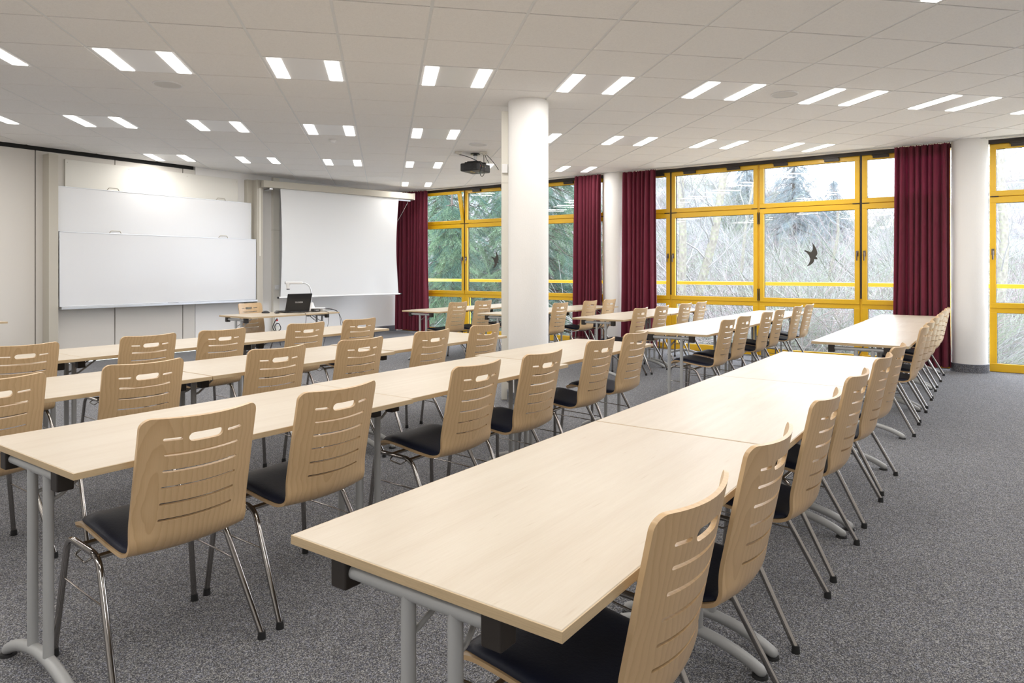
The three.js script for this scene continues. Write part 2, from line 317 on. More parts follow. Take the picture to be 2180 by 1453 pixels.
function windowUnit(v0, v1, o = {}) {                         // between two mullions, v measured towards the whiteboards
  const z0 = -v1, z1 = -v0, w = v1 - v0, U = structure(`window_${++windowCount}`);
  const a = z0 + 0.012, b = z1 - 0.012;
  // fixed outer frame: bottom rail, transom, stiles behind the sashes
  mesh('window_frame', merge([
    rspan(XW - 0.04, XW + 0.05, 0.001, 0.108, a, b, 0.006), rspan(XW - 0.028, XW + 0.05, 0.755, 0.83, a, b, 0.006), rspan(XW - 0.02, XW + 0.05, 2.235, 2.262, a, b, 0.004), rspan(XW - 0.03, XW + 0.05, 2.905, 2.935, a, b, 0.004),
    rspan(XW - 0.03, XW + 0.05, 0.1, 0.765, a, a + 0.078, 0.006), rspan(XW - 0.03, XW + 0.05, 0.1, 0.765, b - 0.078, b, 0.006), rspan(XW - 0.018, XW + 0.05, 0.82, 2.93, a, a + 0.03, 0.004), rspan(XW - 0.018, XW + 0.05, 0.82, 2.93, b - 0.03, b, 0.004)]), M.yellow, U);
  const lp = mesh('lower_pane', span(XW - 0.002, XW + 0.002, 0.104, 0.76, a + 0.07, b - 0.07), M.glass, U); lp.userData.label = 'fixed lower glass pane';
  mesh('lower_gasket', gasket(0.106, 0.757, a + 0.076, b - 0.076), M.dark, U);
  const sash = mesh('middle_sash', frameRect(XW - 0.042, XW + 0.02, 0.818, 2.245, a + 0.002, b - 0.002, 0.066, 0.068, 0.078), M.yellow, U);
  mesh('pane', span(XW - 0.002, XW + 0.002, 0.88, 2.172, a + 0.06, b - 0.06), M.glass, sash);
  mesh('gasket', gasket(0.884, 2.169, a + 0.066, b - 0.066), M.dark, sash);
  for (const s of o.handles || []) leverHandle(1.53, s < 0 ? a + 0.034 : b - 0.034, sash);
  const top = new THREE.Group(); top.name = 'upper_sash'; U.add(top);
  top.position.set(XW - 0.03, 2.252, 0); if (o.tilt) top.rotation.z = o.tilt;
  const T = g => g.translate(-(XW - 0.03), -2.252, 0);
  mesh('sash_frame', T(frameRect(XW - 0.042, XW + 0.02, 2.252, 2.918, a + 0.002, b - 0.002, 0.066, 0.070, 0.058)), M.yellow, top);
  mesh('pane', T(span(XW - 0.002, XW + 0.002, 2.315, 2.866, a + 0.06, b - 0.06)), M.glass, top);
  mesh('gasket', T(gasket(2.32, 2.862, a + 0.066, b - 0.066)), M.dark, top);
  if (w > 0.6) for (const f of [0.235, 0.735]) {             // dark scissor stays above the hopper sash
    const z = z0 + f * w;
    mesh('stay', merge([rspan(XW - 0.085, XW - 0.043, 2.873, 2.915, z - 0.1, z + 0.1, 0.004), rspan(XW - 0.075, XW - 0.045, 2.908, 2.94, z - 0.115, z + 0.085, 0.003)]), M.bronze, U);
  }
  const clips = []; for (const s of [a + 0.05, b - 0.05]) clips.push(rspan(XW - 0.052, XW - 0.036, 2.243, 2.256, s - 0.045, s + 0.045, 0.003));
  mesh('hinge', merge(clips), M.bronze, U);
  if (o.hinges) for (const s of o.hinges) { const z = s < 0 ? a : b; for (const y of [0.93, 2.1]) mesh('hinge', cyl([XW - 0.045, y - 0.09, z], [XW - 0.045, y + 0.09, z], 0.008), M.bronze, U); }
  return U;
}
// bays between the columns; v of each mullion
windowUnit(-2.55, -1.33); windowUnit(-1.33, 0.09, { handles: [-1] });
windowUnit(0.49, 1.572, { handles: [-1] }); windowUnit(1.572, 2.985, { handles: [1], hinges: [-1] }); windowUnit(2.985, 4.407, { handles: [-1], hinges: [1] }); windowUnit(4.407, 5.185, { handles: [1] });
windowUnit(5.595, 5.975); windowUnit(5.975, 7.395, { hinges: [-1] }); windowUnit(7.395, 8.815, { handles: [-1] }); windowUnit(8.815, 10.235, { handles: [1], tilt: 0.22 }); windowUnit(10.235, 10.58);
{ // dark coupling mullions
  const t = structure('trim_2');
  for (const v of [-1.33, 1.572, 4.407, 8.815, 10.235]) mesh('mullion', rspan(XW - 0.032, XW + 0.06, 0.9, 2.93, -v - 0.013, -v + 0.013, 0.003), M.bronze, t);
  for (const v of [2.985, 5.975, 7.395]) mesh('mullion', rspan(XW - 0.020, XW + 0.06, 0.001, 2.93, -v - 0.013, -v + 0.013, 0.003), M.yellow, t);
  for (const v of [-1.33, 1.572, 4.407, 8.815, 10.235]) mesh('mullion', rspan(XW - 0.020, XW + 0.06, 0.001, 0.9, -v - 0.013, -v + 0.013, 0.003), M.yellow, t);
}
{ // swallow silhouettes stuck on the panes
  const pts = [[378, 240], [430, 305], [470, 385], [490, 450], [485, 490], [455, 535], [472, 540], [492, 570], [485, 590], [430, 580], [425, 625], [390, 670], [340, 705], [268, 735], [310, 680], [340, 620], [345, 575], [320, 510], [275, 450], [220, 420], [235, 397], [360, 445], [398, 385], [400, 340]];
  const k = 0.00073, sh = new THREE.Shape(pts.map(([x, y]) => new THREE.Vector2((x - 360) * k * 0.93, -(y - 490) * k)));
  const g = new THREE.ExtrudeGeometry(sh, { depth: 0.0012, bevelEnabled: false })  .rotateY(-Math.PI / 2);
  for (const [v, y, l] of [[2.24, 1.535, 'dark grey swallow sticker on the wide middle window pane between two curtains'], [8.07, 1.51, 'dark grey swallow sticker on the pane beside the tilted-open window']]) {
    const b = mesh('bird_sticker', g, std([0.055, 0.052, 0.045], 0.6)); b.name = numbered('bird_sticker'); b.position.set(XW - 0.0034, y, -v); scene.add(b);
    tag(b, l, 'sticker', 'swallow stickers on the window panes');
  }
}

// ---------------------------------------------------------------- curtains
function curtain(v0, v1, label, seed, folds, shift = 0) {
  const NX = folds * 14, NY = 36, pos = [], idx = [], uv = [], r = rng(seed), ph = [], am = [];
  for (let k = 0; k <= folds + 1; k++) { ph.push((r() - 0.5) * 0.55); am.push(0.65 + 0.6 * r()); }
  const H0 = 0.045, H1 = 2.955, w = v1 - v0;
  for (let j = 0; j <= NY; j++) {
    const y = H0 + (H1 - H0) * j / NY, t = (y - H0) / (H1 - H0), head = Math.max(0, (t - 0.965) / 0.035);
    for (let i = 0; i <= NX; i++) {
      const s = i / NX, sw = s + 0.020 * Math.sin(9 * s + seed) + 0.012 * Math.sin(23 * s + 2 * seed) - 0.020 * Math.sin(seed) * (1 - s), f = Math.max(0, Math.min(0.9999, sw)) * folds, k = Math.min(folds - 1, Math.floor(f)), fr = f - k;
      const A = (am[k] * (1 - fr) + am[k + 1] * fr) * (0.082 - 0.034 * t), P = ph[k] * (1 - fr) + ph[k + 1] * fr;
      const wave = Math.sin(2 * Math.PI * (f + P * (1.2 - t))), sharp = Math.sign(wave) * Math.pow(Math.abs(wave), 0.75);
      let x = 10.5 + shift + A * sharp * (1 - 0.45 * head) + 0.012 * Math.sin(7 * s + 3 * t + seed);
      x += head * 0.006 * Math.sin(i * 2.1 + seed);
      const grow = 1 + 0.06 * (1 - t) - 0.02 * Math.sin(Math.PI * t);
      const z = -(v0 + w / 2 + (s - 0.5) * w * grow + 0.35 * A * Math.cos(2 * Math.PI * (f + P)) * 0.5);
      pos.push(x, y + (head > 0.5 ? 0.006 * Math.sin(i * 1.7) : 0), z); uv.push(s * w * 2, y);
    }
  }
  for (let j = 0; j < NY; j++) for (let i = 0; i < NX; i++) { const a = j * (NX + 1) + i, b = a + NX + 1; idx.push(a, a + 1, b, b, a + 1, b + 1); }
  const g = new THREE.BufferGeometry(); g.setAttribute('position', new THREE.Float32BufferAttribute(pos, 3)); g.setAttribute('uv', new THREE.Float32BufferAttribute(uv, 2)); g.setIndex(idx); g.computeVertexNormals();
  const c = thing('curtain', label, 'curtain', [0, 0, 0], 0, 'dark red curtains at the windows');
  mesh('drape', g, M.curtain, c);
  const hooks = []; for (let i = 0; i <= folds; i++) hooks.push(box(0.012, 0.022, 0.004, 10.5, YC - 0.022, -(v0 + w * (i + 0.02) / (folds + 0.04))));
  mesh('hook', merge(hooks), M.white, c);
}
curtain(9.61, 10.44, 'dark red pleated curtain beside the projection screen wall', 3, 9);
curtain(5.545, 6.06, 'narrow dark red curtain on the whiteboard side of the window column', 8, 7, -0.035);
curtain(4.56, 5.15, 'dark red curtain beside the window column and the leaning tree view', 14, 7);
curtain(0.49, 1.125, 'widest dark red curtain beside the column at the last row end', 21, 8);

// ---------------------------------------------------------------- tables
const tableParts = (() => {
  const L = 1.3945, W = 0.695, T = 0.022, H = 0.72;
  const top = metric(rbox(L, T, W, 0.003, 0, H - T / 2, 0, 2), 'x');
  const frames = [];
  for (const x of [-0.67, 0.6]) {
    const s = Math.sign(x) * -1, tubeY = H - T - 0.026, zc = 0.04;       // posts stand a little towards the sitter (+z)
    const cross = cyl([x, tubeY, -0.2], [x, tubeY, 0.2], 0.0155, 0.0155, 16);
    const posts = [-0.06, 0.06].map(d => cyl([x, 0.1, zc + d], [x, tubeY, zc + d], 0.015, 0.015, 16));
    const foot = (() => {
      const N = 20, pts = []; for (let k = 0; k <= N; k++) { const q = k / N * 2 - 1; pts.push([x, 0.02 + 0.072 * Math.pow(Math.max(0, 1 - Math.pow(Math.abs(q), 1.9)), 0.9), zc + q * 0.265]); }
      return tube(pts, 0.0185, 30, 12);
    })();
    const tips = [-1, 1].map(q => new THREE.SphereGeometry(0.0185, 12, 8).translate(x, 0.02, zc + q * 0.265));
    const brace = bent([[x + s * 0.012, 0.588, zc - 0.06], [x + s * 0.03, 0.592, zc - 0.06], [x + s * 0.18, H - T - 0.012, zc - 0.03], [x + s * 0.18, H - T - 0.012, zc + 0.03], [x + s * 0.03, 0.592, zc + 0.06], [x + s * 0.012, 0.588, zc + 0.06]], 0.006, 0.02, 8);
    const pads = [-1, 1].map(q => new THREE.CylinderGeometry(0.024, 0.026, 0.008, 16).translate(x, 0.0045, zc + q * 0.262));
    const blocks = [-1, 1].map(q => rspan(x - 0.024, x + 0.024, H - T - 0.06, H - T, q * 0.2 - 0.023, q * 0.2 + 0.023, 0.004));
    frames.push({ cross: merge([cross]), posts, foot: merge([foot, ...tips]), brace, pads, blocks });
  }
  const e = 0.0022, band = [metric(rspan(-L / 2 - e, L / 2 + e, H - T + 0.001, H - 0.0012, W / 2 - 0.001, W / 2 + e, 0.0008)), metric(rspan(-L / 2 - e, L / 2 + e, H - T + 0.001, H - 0.0012, -W / 2 - e, -W / 2 + 0.001, 0.0008)), metric(rspan(-L / 2 - e, -L / 2 + 0.001, H - T + 0.001, H - 0.0012, -W / 2, W / 2, 0.0008)), metric(rspan(L / 2 - 0.001, L / 2 + e, H - T + 0.001, H - 0.0012, -W / 2, W / 2, 0.0008))];
  return { top, frames, band };
})();
function buildTable(kind) {
  const g = new THREE.Group();
  mesh('tabletop', tableParts.top, M.table[kind], g);
  for (const b of tableParts.band) mesh('edge_band', b, M.band, g);
  for (const f of tableParts.frames) {
    const leg = mesh('leg_frame', f.cross, M.grey, g);
    for (const p of f.posts) mesh('post', p, M.grey, leg);
    mesh('foot', f.foot, M.grey, leg); mesh('brace', f.brace, M.grey, leg); for (const p of f.pads) mesh('glide', p, M.rubber, leg);
    for (const b of f.blocks) mesh('corner_block', b, M.brown, g);
  }
  return g;
}
const tableKinds = [0, 1, 2].map(buildTable);
let tableCount = 0;
function table(u, v, label, turn = 0) {                         // centre of the table, in metres along the row and towards the whiteboards
  const t = tableKinds[tableCount++ % 3].clone(); t.name = numbered('folding_table'); t.position.set(u, 0, -v); t.rotation.y = turn; scene.add(t);
  return tag(t, label, 'table', 'maple folding tables');
}
const ORD = ['first', 'second', 'third', 'fourth', 'fifth', 'sixth', 'seventh'];
const rowName = { L1: 'row nearest the whiteboards', L2: 'second row from the whiteboards', L3: 'third row from the whiteboards', L4: 'fourth row from the whiteboards', R1: 'window-side row nearest the projection screen', R2: 'second window-side row from the screen', R3: 'third window-side row from the screen', R4: 'fourth window-side row from the screen', R5: 'fifth window-side row from the screen' };
const rows = {
  L1: [[1.363, 5.30], [2.763, 5.305], [4.163, 5.315]], L2: [[1.41, 3.875], [2.815, 3.878], [4.24, 3.915]], L3: [[1.567, 2.51], [2.967, 2.525], [4.378, 2.58]], L4: [[1.645, 0.922], [3.048, 0.921], [4.448, 0.908]],
  R1: [[7.9, 6.74], [9.3, 6.74]], R2: [[7.97, 5.40], [9.37, 5.38]], R3: [[8.0, 3.93], [9.40, 3.915]], R4: [[6.74, 2.485], [8.14, 2.485], [9.54, 2.485]], R5: [[6.72, 0.9], [8.12, 0.9], [9.52, 0.905]],
};
for (const [r, list] of Object.entries(rows)) list.forEach(([u, v], k) => table(u, v, `maple folding table, ${ORD[list.length - 1 - k]} from the ${r[0] === 'L' ? 'aisle' : 'window'}, in the ${rowName[r]}`));
table(5.73, 7.9, 'maple folding table with the laptop and document camera, in front of the screen');
table(2.31, 9.53, 'maple folding table standing against the partition wall left of the whiteboards');

// ---------------------------------------------------------------- chairs
const chairParts = (() => {
  // side profile of the plywood shell: [forward, height], from the top of the back to the rolled front edge of the seat
  const prof = new THREE.CatmullRomCurve3([[-0.263, 0.848], [-0.2465, 0.769], [-0.228, 0.68], [-0.210, 0.59], [-0.192, 0.505], [-0.177, 0.450], [-0.152, 0.420], [-0.110, 0.409], [-0.04, 0.412], [0.05, 0.423], [0.15, 0.437], [0.215, 0.441], [0.25, 0.432], [0.270, 0.411]].map(([q, y]) => V3(q, y, 0)), false, 'centripetal');
  const LEN = prof.getLength(), HALF = 0.194, R = 0.034, TH2 = 0.0055;
  const S = []; { let d = 0; while (d < LEN) { S.push(d); const e = Math.min(d, LEN - d); d += e < 0.004 ? 0.0015 : e < 0.04 ? 0.005 : 0.013; } S.push(LEN); }
  const NT = 20;
  const widthAt = d => { const e = Math.max(0, Math.min(d, LEN - d)); const r = d < LEN / 2 ? R : 0.045; return e >= r ? HALF : HALF - r + Math.sqrt(Math.max(0, r * r - (r - e) * (r - e))); };
  const backness = d => 1 - THREE.MathUtils.smoothstep(d, 0.32, 0.53);
  function point(d, t, off) {                                   // t in -1..1 across; off along the surface normal (towards the sitter)
    const k = Math.min(1, d / LEN), p = prof.getPointAt(k), tg = prof.getTangentAt(k), n = V3(-tg.y, tg.x, 0);   // forward/up side
    const x = widthAt(d) * t, u = x / HALF, bow = u * u * (0.006 + 0.036 * backness(d));    // the back wraps forward at its edges, the seat is nearly flat
    return V3(x, p.y + n.y * (off + bow), -(p.x + n.x * (off + bow)));
  }
  function sheet(ds, nt, offA, offB) {
    const pos = [], uv = [], idx = [], row = nt + 1, add = (d, t, o) => { const p = point(d, t, o); pos.push(p.x, p.y, p.z); uv.push(0.225 + widthAt(d) * t, 0.9 - d); };
    const soft = t => Math.sign(t) * (1 - Math.pow(1 - Math.abs(t), 1.5));
    for (const o of [offA, offB]) for (const d of ds) for (let i = 0; i <= nt; i++) add(d, soft(i / nt * 2 - 1), o(d, soft(i / nt * 2 - 1)));
    const n = ds.length, B = n * row;
    for (let j = 0; j + 1 < n; j++) for (let i = 0; i < nt; i++) { const a = j * row + i, b = a + row; idx.push(a, a + 1, b, a + 1, b + 1, b); idx.push(B + a, B + b, B + a + 1, B + b, B + b + 1, B + a + 1); }
    const rim = []; for (let i = 0; i <= nt; i++) rim.push(i); for (let j = 1; j < n; j++) rim.push(j * row + nt); for (let i = nt - 1; i >= 0; i--) rim.push((n - 1) * row + i); for (let j = n - 2; j > 0; j--) rim.push(j * row);
    for (let k = 0; k < rim.length; k++) { const a = rim[k], b = rim[(k + 1) % rim.length]; idx.push(a, B + a, b, B + a, B + b, b); }
    const g = new THREE.BufferGeometry(); g.setAttribute('position', new THREE.Float32BufferAttribute(pos, 3)); g.setAttribute('uv', new THREE.Float32BufferAttribute(uv, 2)); g.setIndex(idx);
    return g;
  }
  // the shell is a grid whose lines follow the slots and the hand hole, so that the openings are real
  const slots = [{ d: 0.068, r: 0.0145, c: true }, ...[0.118, 0.172, 0.226, 0.280, 0.334].map(d => ({ d, r: 0.0043 }))], RS = 0.0043;
  const ds = new Set(S.map(d => +d.toFixed(5)));
  for (const q of slots) { for (const d of [...ds]) if (Math.abs(d - q.d) < q.r + 0.002) ds.delete(d); for (const k of [-1, -0.87, -0.5, 0, 0.5, 0.87, 1]) { ds.add(+(q.d + q.r * k).toFixed(5)); if (q.c) ds.add(+(q.d + RS * k).toFixed(5)); } }
  const D = [...ds].sort((a, b) => a - b), half = (r, h) => Math.sqrt(Math.max(0, r * r - h * h));
  const keys = d => {                                            // half-width lines: hand hole end, inner and outer end of the short slots, edge
    const W = widthAt(d); let A = 0.121, B = 0.078, C = 0.042;
    for (const q of slots) { const h = d - q.d; if (Math.abs(h) > q.r + 1e-6) continue; if (q.c) { C += half(q.r, h); if (Math.abs(h) <= RS + 1e-6) { const e = half(RS, h); A = 0.126 + e; B = 0.078 - e; } else { A = 0.126; } } else A = 0.119 + half(q.r, h); }
    return [W, A, B, C];
  };
  const cut = (d0, d1, col) => { const m = (d0 + d1) / 2; for (const q of slots) { const h = Math.abs(m - q.d); if (q.c) { if (h < q.r && col === 'C') return true; if (h < RS && col === 'A') return true; } else if (h < q.r && col !== 'W') return true; } return false; };
  const bands = [['W', 5], ['A', 3], ['B', 2], ['C', 8], ['B', 2], ['A', 3], ['W', 5]];
  const raw = (() => {
    const pos = [], uv = [], idx = [], cols = []; bands.forEach(([n, c]) => { for (let k = 0; k < c; k++) cols.push(n); });
    const row = cols.length + 1, B = D.length * row;
    for (const o of [TH2, -TH2]) for (const d of D) {
      const [W, A, Bk, C] = keys(d), K = [-W, -A, -Bk, -C, C, Bk, A, W];
      bands.forEach(([, c], b) => { for (let k = b ? 1 : 0; k <= c; k++) { let f = k / c; if (b === 0) f = 1 - Math.pow(1 - f, 1.0); const x = K[b] + (K[b + 1] - K[b]) * f, p = point(d, x / W, o); pos.push(p.x, p.y, p.z); uv.push(0.225 + x, 0.9 - d); } });
    }
    const open = (j, i) => j >= 0 && j + 1 < D.length && i >= 0 && i < cols.length && !cut(D[j], D[j + 1], cols[i]);
    for (let j = 0; j + 1 < D.length; j++) for (let i = 0; i < cols.length; i++) {
      if (!open(j, i)) continue;
      const a = j * row + i, b = a + row; idx.push(a, a + 1, b, a + 1, b + 1, b, B + a, B + b, B + a + 1, B + b, B + b + 1, B + a + 1);
      const rim = (p, q) => idx.push(p, q, B + p, q, B + q, B + p);
      if (!open(j - 1, i)) rim(a + 1, a); if (!open(j + 1, i)) rim(b, b + 1); if (!open(j, i - 1)) rim(a, b); if (!open(j, i + 1)) rim(b + 1, a + 1);
    }
    const g = new THREE.BufferGeometry(); g.setAttribute('position', new THREE.Float32BufferAttribute(pos, 3)); g.setAttribute('uv', new THREE.Float32BufferAttribute(uv, 2)); g.setIndex(idx); return g;
  })();
  const shell = toCreasedNormals(raw, 0.6);
  // cushion
  let dBack = 0; for (const d of S) if (prof.getPointAt(d / LEN).x < -0.128 || prof.getPointAt(d / LEN).y > 0.5) dBack = d;
  const PS = []; const dFront = LEN - 0.028; for (let k = 0; k <= 26; k++) PS.push(dBack + (dFront - dBack) * (0.5 - 0.5 * Math.cos(Math.PI * k / 26)));
  const puff = (d, t) => { const s = (d - dBack) / (dFront - dBack) * 2 - 1; return TH2 + 0.0005 + 0.024 * Math.pow(Math.max(0, (1 - Math.pow(Math.abs(s), 6)) * (1 - Math.pow(Math.abs(t), 8))), 0.45); };
  const padGeo = (() => {
    const g = sheet(PS, 20, puff, () => TH2 + 0.0003), p = g.attributes.position;
    for (let i = 0; i < p.count; i++) { const z = -p.getZ(i), e = THREE.MathUtils.smoothstep(z, 0.16, 0.27), bk = THREE.MathUtils.smoothstep(-z, 0.06, 0.13); p.setX(i, p.getX(i) * (0.965 - 0.10 * e * e - 0.06 * bk * bk)); }
    return toCreasedNormals(g, 0.8);
  })();
  // bent chrome side frames: front leg, run under the seat, rear leg
  const leg = s => bent([[s * 0.243, 0.014, -0.285], [s * 0.209, 0.398, -0.262], [s * 0.209, 0.390, -0.022], [s * 0.243, 0.014, 0.180]], 0.0105, 0.05, 12);
  const legs = [-1, 1].map(leg);
  const feet = [-1, 1].flatMap(s => [-0.285, 0.180].map(z => { const f = new THREE.CylinderGeometry(0.0125, 0.0145, 0.026, 14).translate(0, 0.0135, 0); return f.translate(s * 0.243, 0, z + (z > 0 ? -0.001 : 0.001)); }));
  const cross = [cyl([-0.209, 0.393, -0.16], [0.209, 0.393, -0.16], 0.009, 0.009, 10), cyl([-0.209, 0.385, -0.035], [0.209, 0.385, -0.035], 0.009, 0.009, 10)];
  const wires = [-1, 1].map(s => bent([[s * 0.221, 0.262, -0.270], [s * 0.224, 0.258, -0.1], [s * 0.2215, 0.252, 0.053]], 0.0032, 0.02, 6));
  const hooks = [-1, 1].map(s => bent([[s * 0.209, 0.384, -0.15], [s * 0.230, 0.372, -0.15], [s * 0.230, 0.362, -0.075], [s * 0.225, 0.376, -0.055], [s * 0.209, 0.382, -0.055]], 0.0035, 0.012, 6));
  return { shell, padGeo, legs, feet, cross, wires, hooks };
})();
function buildChair(k) {
  const g = new THREE.Group(), c = chairParts;
  mesh('shell', c.shell, M.shell[k], g); mesh('seat_pad', c.padGeo, M.pad, g);
  c.legs.forEach((l, i) => { const o = mesh('leg_frame', l, M.chrome, g); mesh('foot_cap', c.feet[2 * i], M.rubber, o); mesh('foot_cap', c.feet[2 * i + 1], M.rubber, o); mesh('side_wire', c.wires[i], M.chrome, o); mesh('row_connector', c.hooks[i], M.chrome, o); });
  for (const b of c.cross) mesh('crossbar', b, M.chrome, g);
  return g;
}
const chairKinds = [0, 1, 2, 3].map(buildChair);
let chairCount = 0;
function chair(u, v, label, group, turn = 0) {                  // u, v of the middle of the top edge of the back; local origin lies 0.222 in front of it
  const c = chairKinds[[0, 2, 1, 3, 1, 0, 3][chairCount++ % 7]].clone(); c.name = numbered('plywood_chair'); scene.add(c);
  const ox = 0, oz = -0.222; c.rotation.y = turn;
  c.position.set(u + ox * Math.cos(turn) + oz * Math.sin(turn), 0, -v + oz * Math.cos(turn) - ox * Math.sin(turn));
  return tag(c, label, 'chair', group);
}
const seats = {
  L1: [[1.67, 4.845], [2.429, 4.845], [2.989, 4.845], [3.774, 4.855], [4.38, 4.855]],
  L2: [[1.08, 3.44], [1.702, 3.437], [2.478, 3.45], [3.121, 3.445], [3.85, 3.468], [4.51, 3.474]],
  L3: [[1.213, 2.087, -0.03], [1.78, 2.09, 0.02], [2.62, 2.065, 0.02], [3.19, 2.05, -0.01], [4.0, 2.12, 0.01], [4.589, 2.146, -0.01]],
  L4: [[1.36, 0.508, -0.015], [1.952, 0.512, -0.02], [2.70, 0.512, -0.02], [3.348, 0.508, -0.03], [4.09, 0.498, -0.03], [4.70, 0.492, -0.04]],
  R1: [[7.515, 6.28], [8.1, 6.275], [8.92, 6.28]], R2: [[8.18, 4.972], [8.985, 4.945], [9.585, 4.93]], R3: [[7.615, 3.5], [8.209, 3.475], [9.015, 3.476], [9.578, 3.46]],
  R4: [[6.355, 2.039], [6.903, 2.053], [7.755, 2.057], [8.28, 2.057], [9.155, 2.057], [9.67, 2.03]], R5: [[6.42, 0.49], [7.03, 0.492], [7.75, 0.495], [8.36, 0.495], [9.14, 0.495], [9.72, 0.498]],
};
const jitter = rng(99);
for (const [r, list] of Object.entries(seats)) list.forEach(([u, v, a], k) => chair(u, v, `plywood chair with navy seat pad, ${ORD[list.length - 1 - k]} from the ${r[0] === 'L' ? 'aisle' : 'window'}, ${rowName[r]}`, 'slotted plywood chairs tucked under the tables', a === undefined ? (jitter() - 0.65) * 0.05 : a));
chair(5.55, 8.36, 'plywood chair behind the laptop table, turned to face the rows', 'slotted plywood chairs', Math.PI + 0.12);

// ---------------------------------------------------------------- whiteboards and projection screen
{
  const lp = thing('guide_post', 'beige steel post left of the whiteboards', 'post', [3.933, 0, ZF]);
  mesh('profile', rspan(-0.058, 0.058, 0.001, 2.875, 0.001, 0.2, 0.004), M.cream, lp); mesh('top_cap', rspan(-0.06, 0.06, 2.875, 2.88, 0.001, 0.202, 0.002), M.creamPale, lp);
  const rp = thing('guide_post', 'beige steel post between the whiteboards and the screen', 'post', [7.09, 0, ZF]);
  mesh('profile', rspan(-0.058, 0.06, 0.001, 2.865, 0.001, 0.22, 0.004), M.cream, rp); mesh('rear_profile', rspan(-0.16, -0.058, 0.001, 2.865, 0.001, 0.095, 0.004), M.cream, rp);
  mesh('guide_slot', span(-0.015, 0.01, 1.55, 2.72, 0.2205, 0.226), M.creamPale, rp);
  const up = thing('wall_board', 'pale cream fixed panel on the partition above the whiteboards', 'panel');
  mesh('panel', rspan(4.143, 6.8, 2.2, 2.853, ZF + 0.003, ZF + 0.02, 0.003), std([0.76, 0.745, 0.69], 0.5), up);
  for (const x of [4.17, 5.0, 5.9, 6.77]) mesh('screw', cyl([x, 2.81, ZF + 0.019], [x, 2.81, ZF + 0.0215], 0.006), M.cream, up);
  const board = (name, label, x0, x1, y0, y1, z, tray) => {
    const b = thing(name, label, 'whiteboard', [0, 0, z], 0, 'sliding whiteboards');
    mesh('surface', span(x0 + 0.008, x1 - 0.008, y0 + 0.008, y1 - 0.008, -0.012, 0.010), M.enamel, b);
    mesh('edge_trim', merge([rspan(x0, x1, y0, y0 + 0.012, -0.014, 0.014, 0.003), rspan(x0, x1, y1 - 0.012, y1, -0.014, 0.014, 0.003), rspan(x0, x0 + 0.012, y0, y1, -0.014, 0.014, 0.003), rspan(x1 - 0.012, x1, y0, y1, -0.014, 0.014, 0.003)]), M.alu, b);
    for (const x of [x0 + 0.73, x0 + 2.42]) mesh('handle', bent([[x - 0.085, y1 - 0.002, 0], [x - 0.06, y1 + 0.035, 0.01], [x + 0.06, y1 + 0.035, 0.01], [x + 0.085, y1 - 0.002, 0]], 0.0065, 0.012, 8), M.cream, b);
    if (tray) mesh('pen_tray', merge([rspan(x0, x1 - 0.02, y0 - 0.032, y0 - 0.022, -0.005, 0.085, 0.003), rspan(x0, x1 - 0.02, y0 - 0.032, y0 + 0.002, 0.075, 0.087, 0.003)]), M.alu, b);
    return b;
  };
  board('whiteboard', 'white enamel whiteboard raised behind the lower one', 4.005, 6.982, 1.43, 2.46, ZF + 0.115, false);
  board('whiteboard', 'white enamel whiteboard with a pen tray, in front of the raised one', 4.0, 7.026, 0.8, 1.835, ZF + 0.19, true);
  const pen = (x, mat, label, len = 0.13) => { const p = thing('marker_pen', label, 'marker pen', [x, 0.7885, ZF + 0.235]); mesh('barrel', cyl([0, 0, 0], [len * 0.62, 0, 0], 0.008), M.white, p); mesh('cap', cyl([len * 0.62, 0, 0], [len, 0, 0], 0.009), mat, p); };
  pen(4.82, std([0.02, 0.04, 0.35], 0.4), 'white marker pen with a blue cap on the whiteboard tray');
  pen(5.24, M.black, 'white marker pen with a black cap on the whiteboard tray');
  const er = thing('board_eraser', 'dark board eraser lying on the whiteboard tray', 'eraser', [5.56, 0.7955, ZF + 0.235]); mesh('block', rbox(0.15, 0.02, 0.045, 0.004), M.black, er); mesh('felt', box(0.146, 0.008, 0.042, 0, -0.012, 0), M.grey, er);

  const ps = thing('projection_screen', 'large white pull-down projection screen below its long beige case', 'screen', [7.08, 0, -10.3], -0.2088);
  const CY = 2.79;                                               // the screen is swung out from the wall at its window end
  mesh('case', rbox(3.09, 0.12, 0.12, 0.008, 1.545, CY, 0), M.cream, ps); mesh('case_end', rbox(0.03, 0.135, 0.135, 0.006, 3.1, CY, 0), M.cream, ps);
  mesh('swing_bracket', rspan(2.6, 3.06, CY - 0.095, CY - 0.066, -0.05, -0.02, 0.003), M.alu, ps);
  mesh('wall_bracket', rspan(0.12, 0.18, CY - 0.09, CY - 0.061, -0.22, 0.02, 0.003), M.alu, ps);
  const N = 36, K = 40, pos = [], uv = [], idx = [];
  for (let j = 0; j <= K; j++) for (let i = 0; i <= N; i++) {
    const s = i / N, t = j / K, right = 2.755 - 0.07 * Math.sin(Math.PI * Math.min(1, t * 1.02)) - 0.02 * t * (1 - t), left = 0.318 + 0.015 * Math.sin(Math.PI * t);
    const x = left + (right - left) * s, y = 0.826 + 0.012 * s + (CY - 0.06 - 0.826 - 0.012 * s) * t;
    const edge = Math.pow(Math.abs(2 * s - 1), 6), z = 0.01 + 0.035 * edge * Math.sin(Math.PI * t) + 0.016 * Math.exp(-((s - 0.93) ** 2) / 0.004 - ((t - 0.1 - 0.9 * (s - 0.9)) ** 2) / 0.02) - 0.010 * Math.exp(-((s - 0.8) ** 2) / 0.004 - ((t - 0.12) ** 2) / 0.02);
    pos.push(x, y, z); uv.push(x, y);
  }
